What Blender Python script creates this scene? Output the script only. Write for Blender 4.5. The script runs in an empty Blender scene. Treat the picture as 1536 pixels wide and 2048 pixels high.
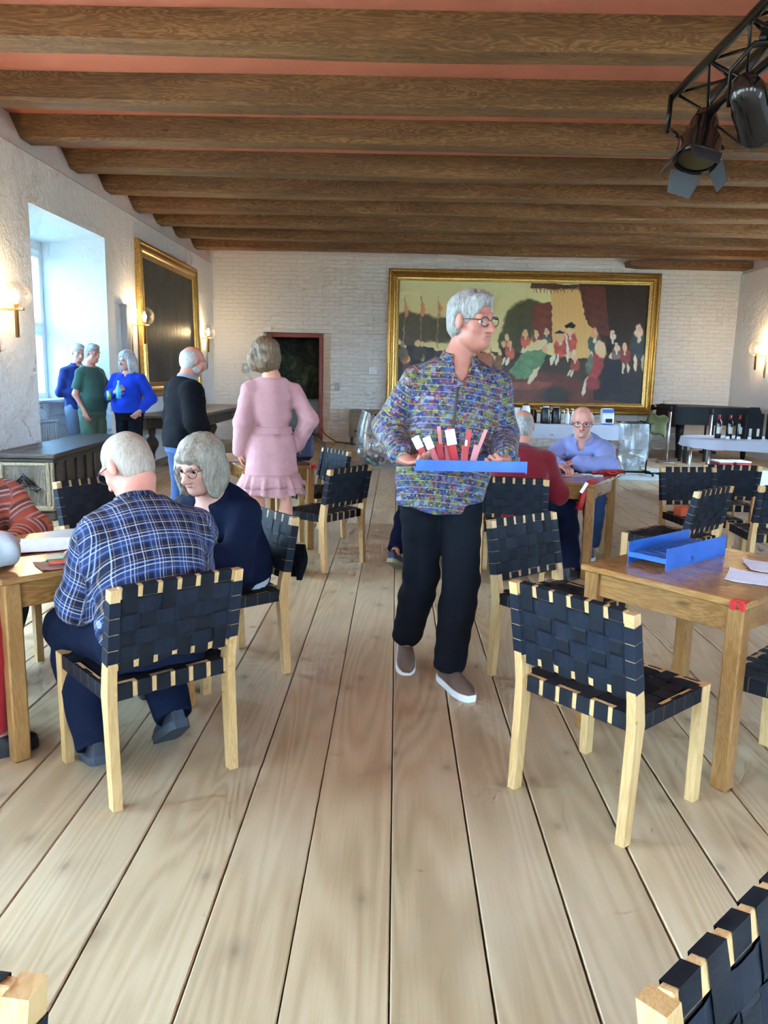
import bpy, bmesh, math, random
import numpy as np
from mathutils import Vector, Matrix, Euler

scene = bpy.context.scene
COL = scene.collection
RNG = random.Random(7)

# ------------------------------------------------------------------ camera, world, daylight, exposure
CAM_H, CAM_F = 1.47, 1550.0                     # metres above the floor, focal length in pixels of the 1536 wide frame
cam_data = bpy.data.cameras.new('camera')
cam_data.sensor_fit = 'HORIZONTAL'
cam_data.sensor_width = 36.0
cam_data.lens = 36.0 * CAM_F / 1536.0
cam_data.clip_start, cam_data.clip_end = 0.05, 200
cam = bpy.data.objects.new('camera', cam_data)
COL.objects.link(cam)
cam.matrix_world = (Matrix.Translation((0, 0, CAM_H)) @ Matrix.Rotation(0.01333, 4, 'Z')
                    @ Matrix.Rotation(math.pi / 2 - 0.17467, 4, 'X') @ Matrix.Rotation(0.022, 4, 'Z'))
scene.camera = cam

scene.view_settings.view_transform = 'Standard'
scene.view_settings.look = 'None'
scene.view_settings.gamma = 1.0
scene.view_settings.use_curve_mapping = False
scene.view_settings.exposure = 2.5

SKY_STRENGTH = 8.3
world = bpy.data.worlds.new('overcast_sky')
scene.world = world
world.use_nodes = True
wn, wl = world.node_tree.nodes, world.node_tree.links
wn.clear()
w_out = wn.new('ShaderNodeOutputWorld')
w_bg = wn.new('ShaderNodeBackground')
w_tc = wn.new('ShaderNodeTexCoord')
w_sep = wn.new('ShaderNodeSeparateXYZ')
w_ramp = wn.new('ShaderNodeValToRGB')
w_ramp.color_ramp.elements[0].position = 0.47
w_ramp.color_ramp.elements[0].color = (0.20, 0.24, 0.22, 1)       # ground and courtyard
w_ramp.color_ramp.elements[1].position = 0.53
w_ramp.color_ramp.elements[1].color = (0.47, 0.735, 1.0, 1)       # overcast sky
w_map = wn.new('ShaderNodeMapRange')
w_map.inputs['From Min'].default_value = -1
w_map.inputs['From Max'].default_value = 1
wl.new(w_tc.outputs['Generated'], w_sep.inputs[0])
wl.new(w_sep.outputs['Z'], w_map.inputs['Value'])
wl.new(w_map.outputs[0], w_ramp.inputs[0])
wl.new(w_ramp.outputs[0], w_bg.inputs['Color'])
w_bg.inputs['Strength'].default_value = SKY_STRENGTH
wl.new(w_bg.outputs[0], w_out.inputs[0])

# the hall: x from the window wall to the wall opposite, y away from the camera
XL, XR, YB, YF, ZC = -3.97, 7.15, 17.0, -4.5, 4.10
WIN_Y = [(8.62, 10.80), (4.9, 7.2), (1.0, 3.9), (-2.8, 0.2)]     # deep window niches in the left wall
WIN_YR = [(10.6, 13.2), (1.6, 3.0), (-2.0, -0.6)]      # and in the right wall, the first added to light the far end
WZ0, WZ1, WDEPTH = 1.02, 3.02, 0.86
NZ0, NDEPTH = 0.62, 0.40                        # unseen windows, given lower sills and shallower niches to let in more daylight
WIN_XB, BZ0, BZ1 = [(-3.2, -1.0), (1.0, 3.0), (4.6, 6.6)], .9, 3.1      # unseen windows added behind the camera as frontal fill light

def portal(name, loc, rot, sx, sy):
    l = bpy.data.lights.new(name, 'AREA')
    l.shape = 'RECTANGLE'
    l.size, l.size_y = sx, sy
    l.cycles.is_portal = True
    o = bpy.data.objects.new(name, l)
    o.location, o.rotation_euler = loc, rot
    COL.objects.link(o)
for i, (a, b) in enumerate(WIN_Y):
    z0, dp = (WZ0, WDEPTH) if i == 0 else (NZ0, NDEPTH)
    portal('sky_portal', (XL - dp - 0.14, (a + b) / 2, (z0 + WZ1) / 2), (0, -math.pi / 2, 0), WZ1 - z0, b - a)
for i, (a, b) in enumerate(WIN_YR):
    portal('sky_portal', (XR + NDEPTH + 0.14, (a + b) / 2, (NZ0 + WZ1) / 2), (0, math.pi / 2, 0), WZ1 - NZ0, b - a)

for a, b in WIN_XB:
    portal('sky_portal', ((a + b) / 2, YF - .32, (BZ0 + BZ1) / 2), (math.pi / 2, 0, 0), b - a, BZ1 - BZ0)

# keep the light paths of this white walled hall short enough to render quickly
cy = scene.cycles
cy.max_bounces, cy.diffuse_bounces, cy.glossy_bounces, cy.transmission_bounces, cy.transparent_max_bounces = 5, 4, 2, 2, 10
cy.caustics_reflective = cy.caustics_refractive = False
cy.use_adaptive_sampling = True
cy.adaptive_threshold = .10
cy.adaptive_min_samples = 12
cy.use_light_tree = False
cy.debug_bvh_type = 'STATIC_BVH'
cy.debug_use_spatial_splits = True

# ------------------------------------------------------------------ object helpers
def tag(o, label=None, cat=None, group=None, kind=None):
    if label: o['label'] = label
    if cat: o['category'] = cat
    if group: o['group'] = group
    if kind: o['kind'] = kind
    return o

def thing(name, label, cat, loc=(0, 0, 0), rz=0.0, group=None, kind=None, rot=None):
    o = bpy.data.objects.new(name, None)
    o.empty_display_size = 0.1
    COL.objects.link(o)
    o.location = loc
    o.rotation_euler = rot if rot else (0, 0, rz)
    return tag(o, label, cat, group, kind)

def link(name, me, mat=None, parent=None, loc=(0, 0, 0), rot=(0, 0, 0), scale=None):
    if mat is not None and (not me.materials or me.materials[0] is not mat):
        me.materials.clear()
        me.materials.append(mat)
    o = bpy.data.objects.new(name, me)
    COL.objects.link(o)
    o.location, o.rotation_euler = loc, rot
    if scale: o.scale = scale
    if parent: o.parent = parent
    return o

def copy_tree(o, parent=None):
    c = o.copy()
    COL.objects.link(c)
    c.parent = parent
    for ch in list(o.children):
        copy_tree(ch, c)
    return c

class MB:
    """collects vertices and faces, then links them as one mesh object"""
    def __init__(self):
        self.v, self.f, self.sm = [], [], []
    def add(self, vs, fs, smooth=False, M=None):
        n = len(self.v)
        for p in vs:
            self.v.append(tuple(M @ Vector(p)) if M is not None else tuple(p))
        for f in fs:
            self.f.append([i + n for i in f])
            self.sm.append(smooth)
        return self
    def box(self, c, s, M=None, bev=0.0):
        x, y, z = s[0] / 2, s[1] / 2, s[2] / 2
        cx, cy, cz = c
        b = min(bev, x * .9, y * .9, z * .9)
        if b <= 0:
            vs = [(cx + i * x, cy + j * y, cz + k * z) for i in (-1, 1) for j in (-1, 1) for k in (-1, 1)]
            fs = [(0, 1, 3, 2), (4, 6, 7, 5), (0, 4, 5, 1), (2, 3, 7, 6), (0, 2, 6, 4), (1, 5, 7, 3)]
            return self.add(vs, fs, False, M)
        bm = bmesh.new()
        bmesh.ops.create_cube(bm, size=1.0)
        for v in bm.verts:
            v.co = Vector((v.co.x * 2 * x, v.co.y * 2 * y, v.co.z * 2 * z))
        bmesh.ops.bevel(bm, geom=list(bm.edges), offset=b, segments=1, affect='EDGES', profile=.5)
        bm.verts.index_update()
        vs = [(v.co.x + cx, v.co.y + cy, v.co.z + cz) for v in bm.verts]
        fs = [[v.index for v in f.verts] for f in bm.faces]
        bm.free()
        return self.add(vs, fs, False, M)
    def tube(self, pts, r, n=8, M=None, close=False, cap=True, smooth=True):
        pts = [Vector(p) for p in pts]
        rs = r if isinstance(r, (list, tuple)) else [r] * len(pts)
        m = len(pts)
        vs, fs = [], []
        up = None
        for i, p in enumerate(pts):
            if close:
                t = (pts[(i + 1) % m] - pts[i - 1]).normalized()
            else:
                t = (pts[min(i + 1, m - 1)] - pts[max(i - 1, 0)])
                t = t.normalized() if t.length > 1e-9 else Vector((0, 0, 1))
            if up is None:
                up = Vector((0, 0, 1)) if abs(t.z) < .9 else Vector((0, 1, 0))
            a = t.cross(up)
            a = a.normalized() if a.length > 1e-6 else t.orthogonal().normalized()
            b = a.cross(t).normalized()
            up = b
            for k in range(n):
                w = 2 * math.pi * k / n
                vs.append(p + (a * math.cos(w) + b * math.sin(w)) * rs[i])
        for i in range(m if close else m - 1):
            j = (i + 1) % m
            for k in range(n):
                q = (k + 1) % n
                fs.append((i * n + k, j * n + k, j * n + q, i * n + q))
        if cap and not close:
            fs.append(tuple(range(n)))
            fs.append(tuple(range((m - 1) * n, m * n))[::-1])
        return self.add(vs, fs, smooth, M)
    def lathe(self, prof, n=16, M=None, smooth=True, cap=True):
        vs, fs = [], []
        for r, z in prof:
            for k in range(n):
                w = 2 * math.pi * k / n
                vs.append((r * math.cos(w), r * math.sin(w), z))
        for i in range(len(prof) - 1):
            for k in range(n):
                q = (k + 1) % n
                fs.append((i * n + k, i * n + q, (i + 1) * n + q, (i + 1) * n + k))
        if cap:
            if prof[0][0] > 1e-5: fs.append(tuple(range(n))[::-1])
            if prof[-1][0] > 1e-5: fs.append(tuple(range((len(prof) - 1) * n, len(prof) * n)))
        return self.add(vs, fs, smooth, M)
    def ball(self, c, r, n=12, m=8, M=None):
        r = r if isinstance(r, (list, tuple)) else (r, r, r)
        vs, fs = [], []
        for i in range(m + 1):
            ph = math.pi * i / m
            for k in range(n):
                w = 2 * math.pi * k / n
                vs.append((c[0] + r[0] * math.sin(ph) * math.cos(w), c[1] + r[1] * math.sin(ph) * math.sin(w), c[2] + r[2] * math.cos(ph)))
        for i in range(m):
            for k in range(n):
                q = (k + 1) % n
                fs.append((i * n + k, (i + 1) * n + k, (i + 1) * n + q, i * n + q))
        return self.add(vs, fs, True, M)
    def prism(self, outline, h0, h1, axis='z', M=None, smooth=False):
        """outline: 2-D points, extruded along the axis from h0 to h1"""
        def P(a, b, h):
            return {'z': (a, b, h), 'x': (h, a, b), 'y': (a, h, b)}[axis]
        n = len(outline)
        vs = [P(a, b, h0) for a, b in outline] + [P(a, b, h1) for a, b in outline]
        fs = [tuple(range(n))[::-1], tuple(range(n, 2 * n))]
        for i in range(n):
            j = (i + 1) % n
            fs.append((i, j, n + j, n + i))
        return self.add(vs, fs, smooth, M)
    def grid(self, P, closed_u=False, smooth=True, M=None):
        """P[i][j] -> point"""
        nu, nv = len(P), len(P[0])
        vs = [p for row in P for p in row]
        fs = []
        for i in range(nu if closed_u else nu - 1):
            ii = (i + 1) % nu
            for j in range(nv - 1):
                fs.append((i * nv + j, ii * nv + j, ii * nv + j + 1, i * nv + j + 1))
        return self.add(vs, fs, smooth, M)
    def mesh(self, name, fix=True):
        me = bpy.data.meshes.new(name)
        me.from_pydata(self.v, [], self.f)
        if any(self.sm):
            me.polygons.foreach_set('use_smooth', self.sm)
        if fix:
            bm = bmesh.new()
            bm.from_mesh(me)
            bmesh.ops.recalc_face_normals(bm, faces=bm.faces)
            bm.to_mesh(me)
            bm.free()
        me.update()
        return me
    def build(self, name, mat, parent=None, loc=(0, 0, 0), rot=(0, 0, 0), fix=True):
        return link(name, self.mesh(name, fix), mat, parent, loc, rot)

def rotM(loc=(0, 0, 0), x=0, y=0, z=0):
    return Matrix.Translation(loc) @ Euler((x, y, z)).to_matrix().to_4x4()

def frameM(origin, xaxis, yaxis):
    X = Vector(xaxis).normalized()
    Z = X.cross(Vector(yaxis)).normalized()
    Y = Z.cross(X)
    M = Matrix((X, Y, Z)).transposed().to_4x4()
    M.translation = Vector(origin)
    return M

# ------------------------------------------------------------------ material helpers
class NT:
    def __init__(self, name):
        self.m = bpy.data.materials.new(name)
        self.m.use_nodes = True
        self.n, self.l = self.m.node_tree.nodes, self.m.node_tree.links
        self.b = self.n['Principled BSDF']
        self.out = self.n['Material Output']
    def node(self, t, **kw):
        nd = self.n.new(t)
        for k, v in kw.items():
            if k in nd.inputs.keys() and not hasattr(type(nd), k):
                nd.inputs[k].default_value = v
            else:
                setattr(nd, k, v)
        return nd
    def set(self, **kw):
        for k, v in kw.items():
            self.b.inputs[k.replace('_', ' ')].default_value = v
        return self
    def co(self, which='Object', scale=(1, 1, 1), loc=(0, 0, 0), rot=(0, 0, 0)):
        tc = self.n.new('ShaderNodeTexCoord')
        mp = self.n.new('ShaderNodeMapping')
        mp.inputs['Scale'].default_value = scale
        mp.inputs['Location'].default_value = loc
        mp.inputs['Rotation'].default_value = rot
        self.l.new(tc.outputs[which], mp.inputs[0])
        return mp.outputs[0]
    def noise(self, vec, scale=5, detail=4, rough=.5, dist=0.0):
        nd = self.n.new('ShaderNodeTexNoise')
        nd.inputs['Scale'].default_value = scale
        nd.inputs['Detail'].default_value = detail
        nd.inputs['Roughness'].default_value = rough
        nd.inputs['Distortion'].default_value = dist
        if vec is not None: self.l.new(vec, nd.inputs['Vector'])
        return nd.outputs['Fac']
    def ramp(self, fac, stops, interp='LINEAR'):
        nd = self.n.new('ShaderNodeValToRGB')
        cr = nd.color_ramp
        cr.interpolation = interp
        while len(cr.elements) < len(stops): cr.elements.new(.5)
        for e, (p, c) in zip(cr.elements, stops):
            e.position = p
            e.color = (*c, 1) if len(c) == 3 else c
        self.l.new(fac, nd.inputs[0])
        return nd.outputs[0]
    def mix(self, fac, a, b, mode='MIX'):
        nd = self.n.new('ShaderNodeMix')
        nd.data_type, nd.blend_type = 'RGBA', mode
        for sock, v in ((nd.inputs['Factor'], fac), (nd.inputs[6], a), (nd.inputs[7], b)):
            if isinstance(v, (int, float)): sock.default_value = v
            elif isinstance(v, tuple): sock.default_value = (*v, 1) if len(v) == 3 else v
            else: self.l.new(v, sock)
        return nd.outputs[2]
    def math(self, op, a, b=0.0, c=None):
        nd = self.n.new('ShaderNodeMath')
        nd.operation = op
        for i, v in enumerate((a, b) if c is None else (a, b, c)):
            if isinstance(v, (int, float)): nd.inputs[i].default_value = v
            else: self.l.new(v, nd.inputs[i])
        return nd.outputs[0]
    def color(self, c):
        self.l.new(c, self.b.inputs['Base Color'])
        return self
    def rough(self, c):
        self.l.new(c, self.b.inputs['Roughness'])
        return self
    def bump(self, h, strength=.3, dist=.01):
        nd = self.n.new('ShaderNodeBump')
        nd.inputs['Strength'].default_value = strength
        nd.inputs['Distance'].default_value = dist
        self.l.new(h, nd.inputs['Height'])
        self.l.new(nd.outputs[0], self.b.inputs['Normal'])
        return self
    def rnd(self):
        return self.n.new('ShaderNodeObjectInfo').outputs['Random']

def plain(name, col, rough=.6, metal=0.0, spec=.5, sheen=0.0, noise=0.0, nscale=20, bump=0.0, coat=0.0, trans=0.0, emit=None, estr=0.0):
    t = NT(name)
    t.set(Base_Color=(*col, 1), Roughness=rough, Metallic=metal, Specular_IOR_Level=spec)
    if sheen: t.set(Sheen_Weight=sheen, Sheen_Roughness=.4)
    if coat: t.set(Coat_Weight=coat, Coat_Roughness=.15)
    if noise or bump:
        v = t.co('Object')
        f = t.noise(v, nscale, 5, .6)
        if noise:
            a = tuple(max(0, c * (1 - noise)) for c in col)
            b = tuple(min(1, c * (1 + noise)) for c in col)
            t.color(t.ramp(f, [(.25, a), (.75, b)]))
        if bump: t.bump(f, bump, .01)
    if emit:
        t.set(Emission_Color=(*emit, 1), Emission_Strength=estr)
    return t.m

def clear_mat(name, tint=(1, 1, 1), lo=.06, hi=.7, rough=.05, fog=0.0):
    """thin clear glass or foil: mostly see-through, brighter reflection at grazing angles"""
    t = NT(name)
    t.n.remove(t.b)
    tr = t.node('ShaderNodeBsdfTransparent'); tr.inputs[0].default_value = (*tint, 1)
    gl = t.node('ShaderNodeBsdfGlossy'); gl.inputs['Roughness'].default_value = rough
    lw = t.node('ShaderNodeLayerWeight'); lw.inputs[0].default_value = .35
    f = t.math('MULTIPLY_ADD', lw.outputs['Facing'], hi - lo, lo)
    mx = t.node('ShaderNodeMixShader')
    t.l.new(f, mx.inputs[0]); t.l.new(tr.outputs[0], mx.inputs[1]); t.l.new(gl.outputs[0], mx.inputs[2])
    last = mx.outputs[0]
    if fog:
        df = t.node('ShaderNodeBsdfDiffuse'); df.inputs[0].default_value = (.8, .84, .86, 1)
        m2 = t.node('ShaderNodeMixShader'); m2.inputs[0].default_value = fog
        t.l.new(last, m2.inputs[1]); t.l.new(df.outputs[0], m2.inputs[2])
        last = m2.outputs[0]
    t.l.new(last, t.out.inputs[0])
    return t.m

def wood(name, dark, mid, light, axis='y', scale=1.0, rough=.5, knots=0.6, bump=.15, vary=.25, coat=0.0, fine=1.0, spec=.4):
    """plank-like wood with grain along one axis"""
    t = NT(name)
    s = {'x': (.12, 1, 1), 'y': (1, .12, 1), 'z': (1, 1, .12)}[axis]
    r = t.rnd()
    comb = t.node('ShaderNodeCombineXYZ')
    for i, k in enumerate((13.7, 29.3, 7.9)):
        t.l.new(t.math('MULTIPLY', r, k), comb.inputs[i])
    tc = t.n.new('ShaderNodeTexCoord')
    add = t.node('ShaderNodeVectorMath', operation='ADD')
    t.l.new(tc.outputs['Object'], add.inputs[0]); t.l.new(comb.outputs[0], add.inputs[1])
    mp = t.n.new('ShaderNodeMapping')
    mp.inputs['Scale'].default_value = tuple(q * scale for q in s)
    t.l.new(add.outputs[0], mp.inputs[0])
    v = mp.outputs[0]
    big = t.noise(v, 3.0, 3, .5, .4)
    # growth rings: sine of a warped distance
    warp = t.noise(v, 5.0, 4, .55, .9)
    rings = t.math('SINE', t.math('MULTIPLY', warp, 95.0 * fine))
    rings = t.math('MULTIPLY_ADD', rings, .5, .5)
    fib = t.noise(v, 60 * fine, 3, .6)
    g = t.math('ADD', t.math('MULTIPLY', big, .55), t.math('ADD', t.math('MULTIPLY', rings, .2), t.math('MULTIPLY', fib, .25)))
    c = t.ramp(g, [(.28, dark), (.5, mid), (.72, light)])
    if knots:
        mp2 = t.n.new('ShaderNodeMapping')
        mp2.inputs['Scale'].default_value = tuple((.45 if q < 1 else 1.0) * scale for q in s)
        t.l.new(add.outputs[0], mp2.inputs[0])
        vo = t.node('ShaderNodeTexVoronoi'); vo.inputs['Scale'].default_value = 2.6
        t.l.new(mp2.outputs[0], vo.inputs['Vector'])
        kn = t.ramp(vo.outputs['Distance'], [(.03, (1, 1, 1)), (.10, (0, 0, 0))])
        c = t.mix(t.math('MULTIPLY', kn, knots), c, tuple(q * .45 for q in dark))
    hue = t.math('MULTIPLY_ADD', r, vary, 1 - vary / 2)
    c = t.mix(1.0, c, hue, 'MULTIPLY')
    t.color(c)
    t.set(Roughness=rough, Specular_IOR_Level=spec)
    if coat: t.set(Coat_Weight=coat, Coat_Roughness=.2)
    t.bump(t.math('ADD', rings, fib), bump, .004)
    return t.m
# ------------------------------------------------------------------ materials of the hall
def wall_mat(name, base=(.79, .79, .785), course=0.0):
    t = NT(name)
    v = t.co('Object')
    n1 = t.noise(v, 1.1, 5, .6, .3)
    n2 = t.noise(v, 7.0, 5, .65, .6)
    n3 = t.noise(v, 34.0, 3, .6)
    h = t.math('ADD', t.math('MULTIPLY', n1, 1.6), t.math('ADD', n2, t.math('MULTIPLY', n3, .22)))
    if course:
        br = t.node('ShaderNodeTexBrick')
        sw = t.n.new('ShaderNodeMapping'); sw.inputs['Rotation'].default_value = (math.radians(90), 0, 0)
        t.l.new(v, sw.inputs[0])
        add = t.node('ShaderNodeVectorMath', operation='ADD')
        nz = t.node('ShaderNodeTexNoise'); nz.inputs['Scale'].default_value = 3.0
        t.l.new(v, nz.inputs['Vector'])
        sc = t.node('ShaderNodeVectorMath', operation='SCALE'); sc.inputs['Scale'].default_value = .05
        t.l.new(nz.outputs['Color'], sc.inputs[0])
        t.l.new(sw.outputs[0], add.inputs[0]); t.l.new(sc.outputs[0], add.inputs[1])
        t.l.new(add.outputs[0], br.inputs['Vector'])
        br.inputs['Scale'].default_value = 1.0
        br.inputs['Brick Width'].default_value = .27
        br.inputs['Row Height'].default_value = .085
        br.inputs['Mortar Size'].default_value = .010
        br.inputs['Mortar Smooth'].default_value = 1.0
        h = t.math('ADD', h, t.math('MULTIPLY', br.outputs['Fac'], -course))
    dirt = t.noise(v, 2.3, 6, .7)
    t.color(t.ramp(dirt, [(.2, tuple(c * .93 for c in base)), (.8, base)]))
    t.set(Roughness=.9, Specular_IOR_Level=.2)
    t.bump(h, .55, .035)
    return t.m

def floor_mat():
    """scrubbed pine: soft lengthwise grain, thin growth lines, scattered knots, pale grey wear"""
    t = NT('pale_scrubbed_floorboard')
    r = t.rnd()
    comb = t.node('ShaderNodeCombineXYZ')
    for i, k in enumerate((13.7, 29.3, 7.9)):
        t.l.new(t.math('MULTIPLY', r, k), comb.inputs[i])
    tc = t.n.new('ShaderNodeTexCoord')
    add = t.node('ShaderNodeVectorMath', operation='ADD')
    t.l.new(tc.outputs['Object'], add.inputs[0]); t.l.new(comb.outputs[0], add.inputs[1])
    def mapped(s):
        mp = t.n.new('ShaderNodeMapping'); mp.inputs['Scale'].default_value = s
        t.l.new(add.outputs[0], mp.inputs[0]); return mp.outputs[0]
    big = t.noise(mapped((1, .35, 1)), 2.2, 3, .55, .3)
    wear = t.noise(mapped((1, .6, 1)), 1.3, 3, .6)
    warp = t.noise(mapped((1, .07, 1)), 3.2, 2, .5, .4)
    rings = t.math('MULTIPLY_ADD', t.math('SINE', t.math('MULTIPLY', warp, 150.0)), .5, .5)
    fib = t.noise(mapped((1, .03, 1)), 150, 2, .6)
    g = t.math('ADD', t.math('MULTIPLY', big, .70), t.math('ADD', t.math('MULTIPLY', rings, .12), t.math('MULTIPLY', fib, .16)))
    c = t.ramp(g, [(.30, (.36, .255, .135)), (.50, (.495, .37, .215)), (.70, (.615, .485, .305))])
    c = t.mix(t.math('MULTIPLY', t.ramp(wear, [(.45, (0, 0, 0)), (.70, (1, 1, 1))]), .5), c, (.60, .51, .37))
    vo = t.node('ShaderNodeTexVoronoi', voronoi_dimensions='2D'); vo.inputs['Scale'].default_value = 3.2
    t.l.new(mapped((1.0, .62, 1)), vo.inputs['Vector'])
    kn = t.ramp(vo.outputs['Distance'], [(.018, (1, 1, 1)), (.05, (.45, .45, .45)), (.14, (0, 0, 0))])
    c = t.mix(t.math('MULTIPLY', kn, .5), c, (.16, .11, .07))
    c = t.mix(1.0, c, t.math('MULTIPLY_ADD', r, .16, .92), 'MULTIPLY')
    t.color(c)
    t.set(Roughness=.52, Specular_IOR_Level=.4)
    t.bump(t.math('ADD', rings, fib), .10, .003)
    return t.m
M_WALL = wall_mat('limewashed_plaster')
M_WALLB = wall_mat('limewashed_brick', (.80, .775, .73), .32)
M_CEIL = plain('salmon_ceiling_paint', (.58, .19, .115), .85, noise=.1, nscale=3)
M_BEAM = wood('old_pine_beam', (.085, .038, .013), (.18, .086, .031), (.33, .175, .070), 'x', 1.6, .6, .75, .25, .3)
M_FLOOR = floor_mat()
M_GAP = plain('dark_floor_gap', (.05, .038, .028), .9)
M_REDFRAME = plain('red_door_frame_paint', (.26, .035, .022), .45, noise=.15)
M_WHITEWIN = plain('white_window_paint', (.80, .82, .82), .4)
M_GLASS = clear_mat('window_glass', (.97, .99, 1.0), .04, .5)
M_DIMGLASS = clear_mat('old_bluish_glass', (.60, .72, .80), .04, .5)  # bluish tint added to hold back overbright daylight in the visible niche
M_STONE = plain('pale_grey_sill', (.62, .64, .66), .6, noise=.08)

# ------------------------------------------------------------------ left wall with deep window niches
def side_wall(name, xin, sgn, niches, label):
    mb = MB()
    T = WDEPTH + .16
    def X(d): return xin + sgn * d                       # d metres into the wall
    full = [(X(0), 0), (X(0), 3.70), (X(.03), 3.735), (X(.20), ZC + .05), (X(T), ZC + .05), (X(T), 0)]
    def pr(outline, y0, y1):
        n = len(outline)                                 # extruded along y
        vs = [(a, y0, b) for a, b in outline] + [(a, y1, b) for a, b in outline]
        fs = [tuple(range(n)), tuple(range(n, 2 * n))[::-1]] + [(i, (i + 1) % n, n + (i + 1) % n, n + i) for i in range(n)]
        mb.add(vs, fs)
    ys = sorted(niches)
    edges = [YF - .3] + [q for ab in ys for q in ab[:2]] + [YB + .6]
    for i in range(0, len(edges), 2):
        pr(full, edges[i], edges[i + 1])
    for a, b, z0, dp in ys:
        pr([(X(0), 3.20), (X(0), 3.70), (X(.03), 3.735), (X(.20), ZC + .05), (X(dp + .16), ZC + .05), (X(dp + .16), 3.02), (X(dp), 3.02), (X(dp), 3.12)], a, b)
        pr([(X(dp), 0), (X(dp), z0), (X(dp + .16), z0), (X(dp + .16), 0)], a, b)
    o = mb.build(name, M_WALL)
    return tag(o, label, 'wall', kind='structure')

LW = [(a, b, WZ0, WDEPTH) if i == 0 else (a, b, NZ0, NDEPTH) for i, (a, b) in enumerate(WIN_Y)]
RW = [(a, b, NZ0, NDEPTH) for a, b in WIN_YR]
side_wall('wall_left', XL, -1, LW, 'rough whitewashed wall with a deep window niche and wall lamps')
side_wall('wall_right', XR, 1, RW, 'whitewashed wall beyond the piano with one lit lamp')

def window(n, xin, sgn, y0, y1, label, WZ0=NZ0, WDEPTH=NDEPTH):
    t = thing('window_%d' % n, label, 'window', (xin + sgn * (WDEPTH + .05), (y0 + y1) / 2, 0), kind='structure')
    w = y1 - y0
    fr = MB()
    for y in (-w / 2 + .04, w / 2 - .04, 0):
        fr.box((0, y, (WZ0 + WZ1) / 2), (.09, .085, WZ1 - WZ0), bev=.008)
    for z in (WZ0 + .035, WZ1 - .035, 1.98):
        fr.box((0, 0, z), (.085, w - .05, .07 if z != 1.98 else .09), bev=.008)
    fr.build('window_frame', M_WHITEWIN, t)
    for ys in (-1, 1):
        for z0, z1 in ((WZ0 + .07, 1.935), (2.025, WZ1 - .07)):
            sash = MB()
            yc, hw = ys * w / 4, w / 4 - .06
            for q in (-1, 1):
                sash.box((-sgn * .02, yc + q * (hw - .01), (z0 + z1) / 2), (.045, .045, z1 - z0), bev=.005)
            for q in (z0 + .02, z1 - .02):
                sash.box((-sgn * .02, yc, q), (.045, 2 * hw, .045), bev=.005)
            s = sash.build('sash', M_WHITEWIN, t)
            MB().box((0, yc, (z0 + z1) / 2), (.004, 2 * hw - .04, z1 - z0 - .04)).build('pane', M_DIMGLASS if n == 1 else M_GLASS, s)
    MB().box((-sgn * .13, 0, WZ0 + .012), (.30, w - .02, .045), bev=.01).build('window_sill', M_STONE, t)
    return t
for i, (a, b) in enumerate(WIN_Y):
    window(i + 1, XL, -1, a, b, WZ0=LW[i][2], WDEPTH=LW[i][3], label=['tall white casement window in the niche behind the men', 'casement window in the near part of the window wall',
                                 'casement window beside the plaid shirt man\'s table', 'casement window behind the photographer by the window wall'][i])
for i, (a, b) in enumerate(WIN_YR):
    window(i + 5, XR, 1, a, b, ['casement window of the opposite wall before the piano corner', 'casement window of the opposite wall beside the blue tray table', 'casement window of the opposite wall behind the photographer'][i])

# ------------------------------------------------------------------ back wall with the doorway, rear wall behind the camera
DX0, DX1, DZ = -2.90, -1.446, 2.33
bw = MB()
def slab_y(x0, x1, z0, z1): bw.box(((x0 + x1) / 2, YB + .25, (z0 + z1) / 2), (x1 - x0, .5, z1 - z0))
slab_y(XL - .3, DX0, 0, ZC + .05)
slab_y(DX0, DX1, DZ, ZC + .05)
slab_y(DX1, XR + .3, 0, ZC + .05)
bw.prism([(DX1 + .001, YB), (DX1 + .001, YB + .5), (-1.64, YB + .5), (-1.64, YB + .30)], 0, DZ, 'z')     # splayed reveal
bw.prism([(DX0 - .001, YB), (-2.87, YB + .30), (-2.87, YB + .5), (DX0 - .001, YB + .5)], 0, DZ, 'z')
tag(bw.build('wall_back', M_WALLB), 'far whitewashed brick wall with the huge gilt framed painting', 'wall', kind='structure')
rw = MB()
ex = [XL - .3] + [q for ab in WIN_XB for q in ab] + [XR + .3]
for i in range(0, len(ex), 2):
    rw.box(((ex[i] + ex[i + 1]) / 2, YF - .15, ZC / 2), (ex[i + 1] - ex[i], .3, ZC + .1))
for a, b in WIN_XB:
    rw.box(((a + b) / 2, YF - .15, BZ0 / 2 - .02), (b - a, .3, BZ0 + .04))
    rw.box(((a + b) / 2, YF - .15, (BZ1 + ZC) / 2 + .02), (b - a, .3, ZC - BZ1 + .06))
tag(rw.build('wall_rear', M_WALL), 'whitewashed end wall behind the photographer', 'wall', kind='structure')
for i, (a, b) in enumerate(WIN_XB):
    t = thing('window_%d' % (9 + i), 'tall casement window %s in the end wall behind the photographer' % ('nearest the window wall', 'in the middle', 'farthest from the window wall')[i], 'window', ((a + b) / 2, YF - .2, 0), kind='structure')
    fr = MB()
    for x in (-(b - a) / 2 + .03, 0, (b - a) / 2 - .03): fr.box((x, 0, (BZ0 + BZ1) / 2), (.06, .07, BZ1 - BZ0), bev=.006)
    for z in (BZ0 + .03, (BZ0 + BZ1) / 2 + .3, BZ1 - .03): fr.box((0, 0, z), (b - a, .065, .06), bev=.006)
    fr.build('window_frame', M_WHITEWIN, t)
    for s_ in (-1, 1): MB().box((s_ * (b - a) / 4, .0, (BZ0 + BZ1) / 2), ((b - a) / 2 - .08, .004, BZ1 - BZ0 - .08)).build('pane', M_GLASS, t)
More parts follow.
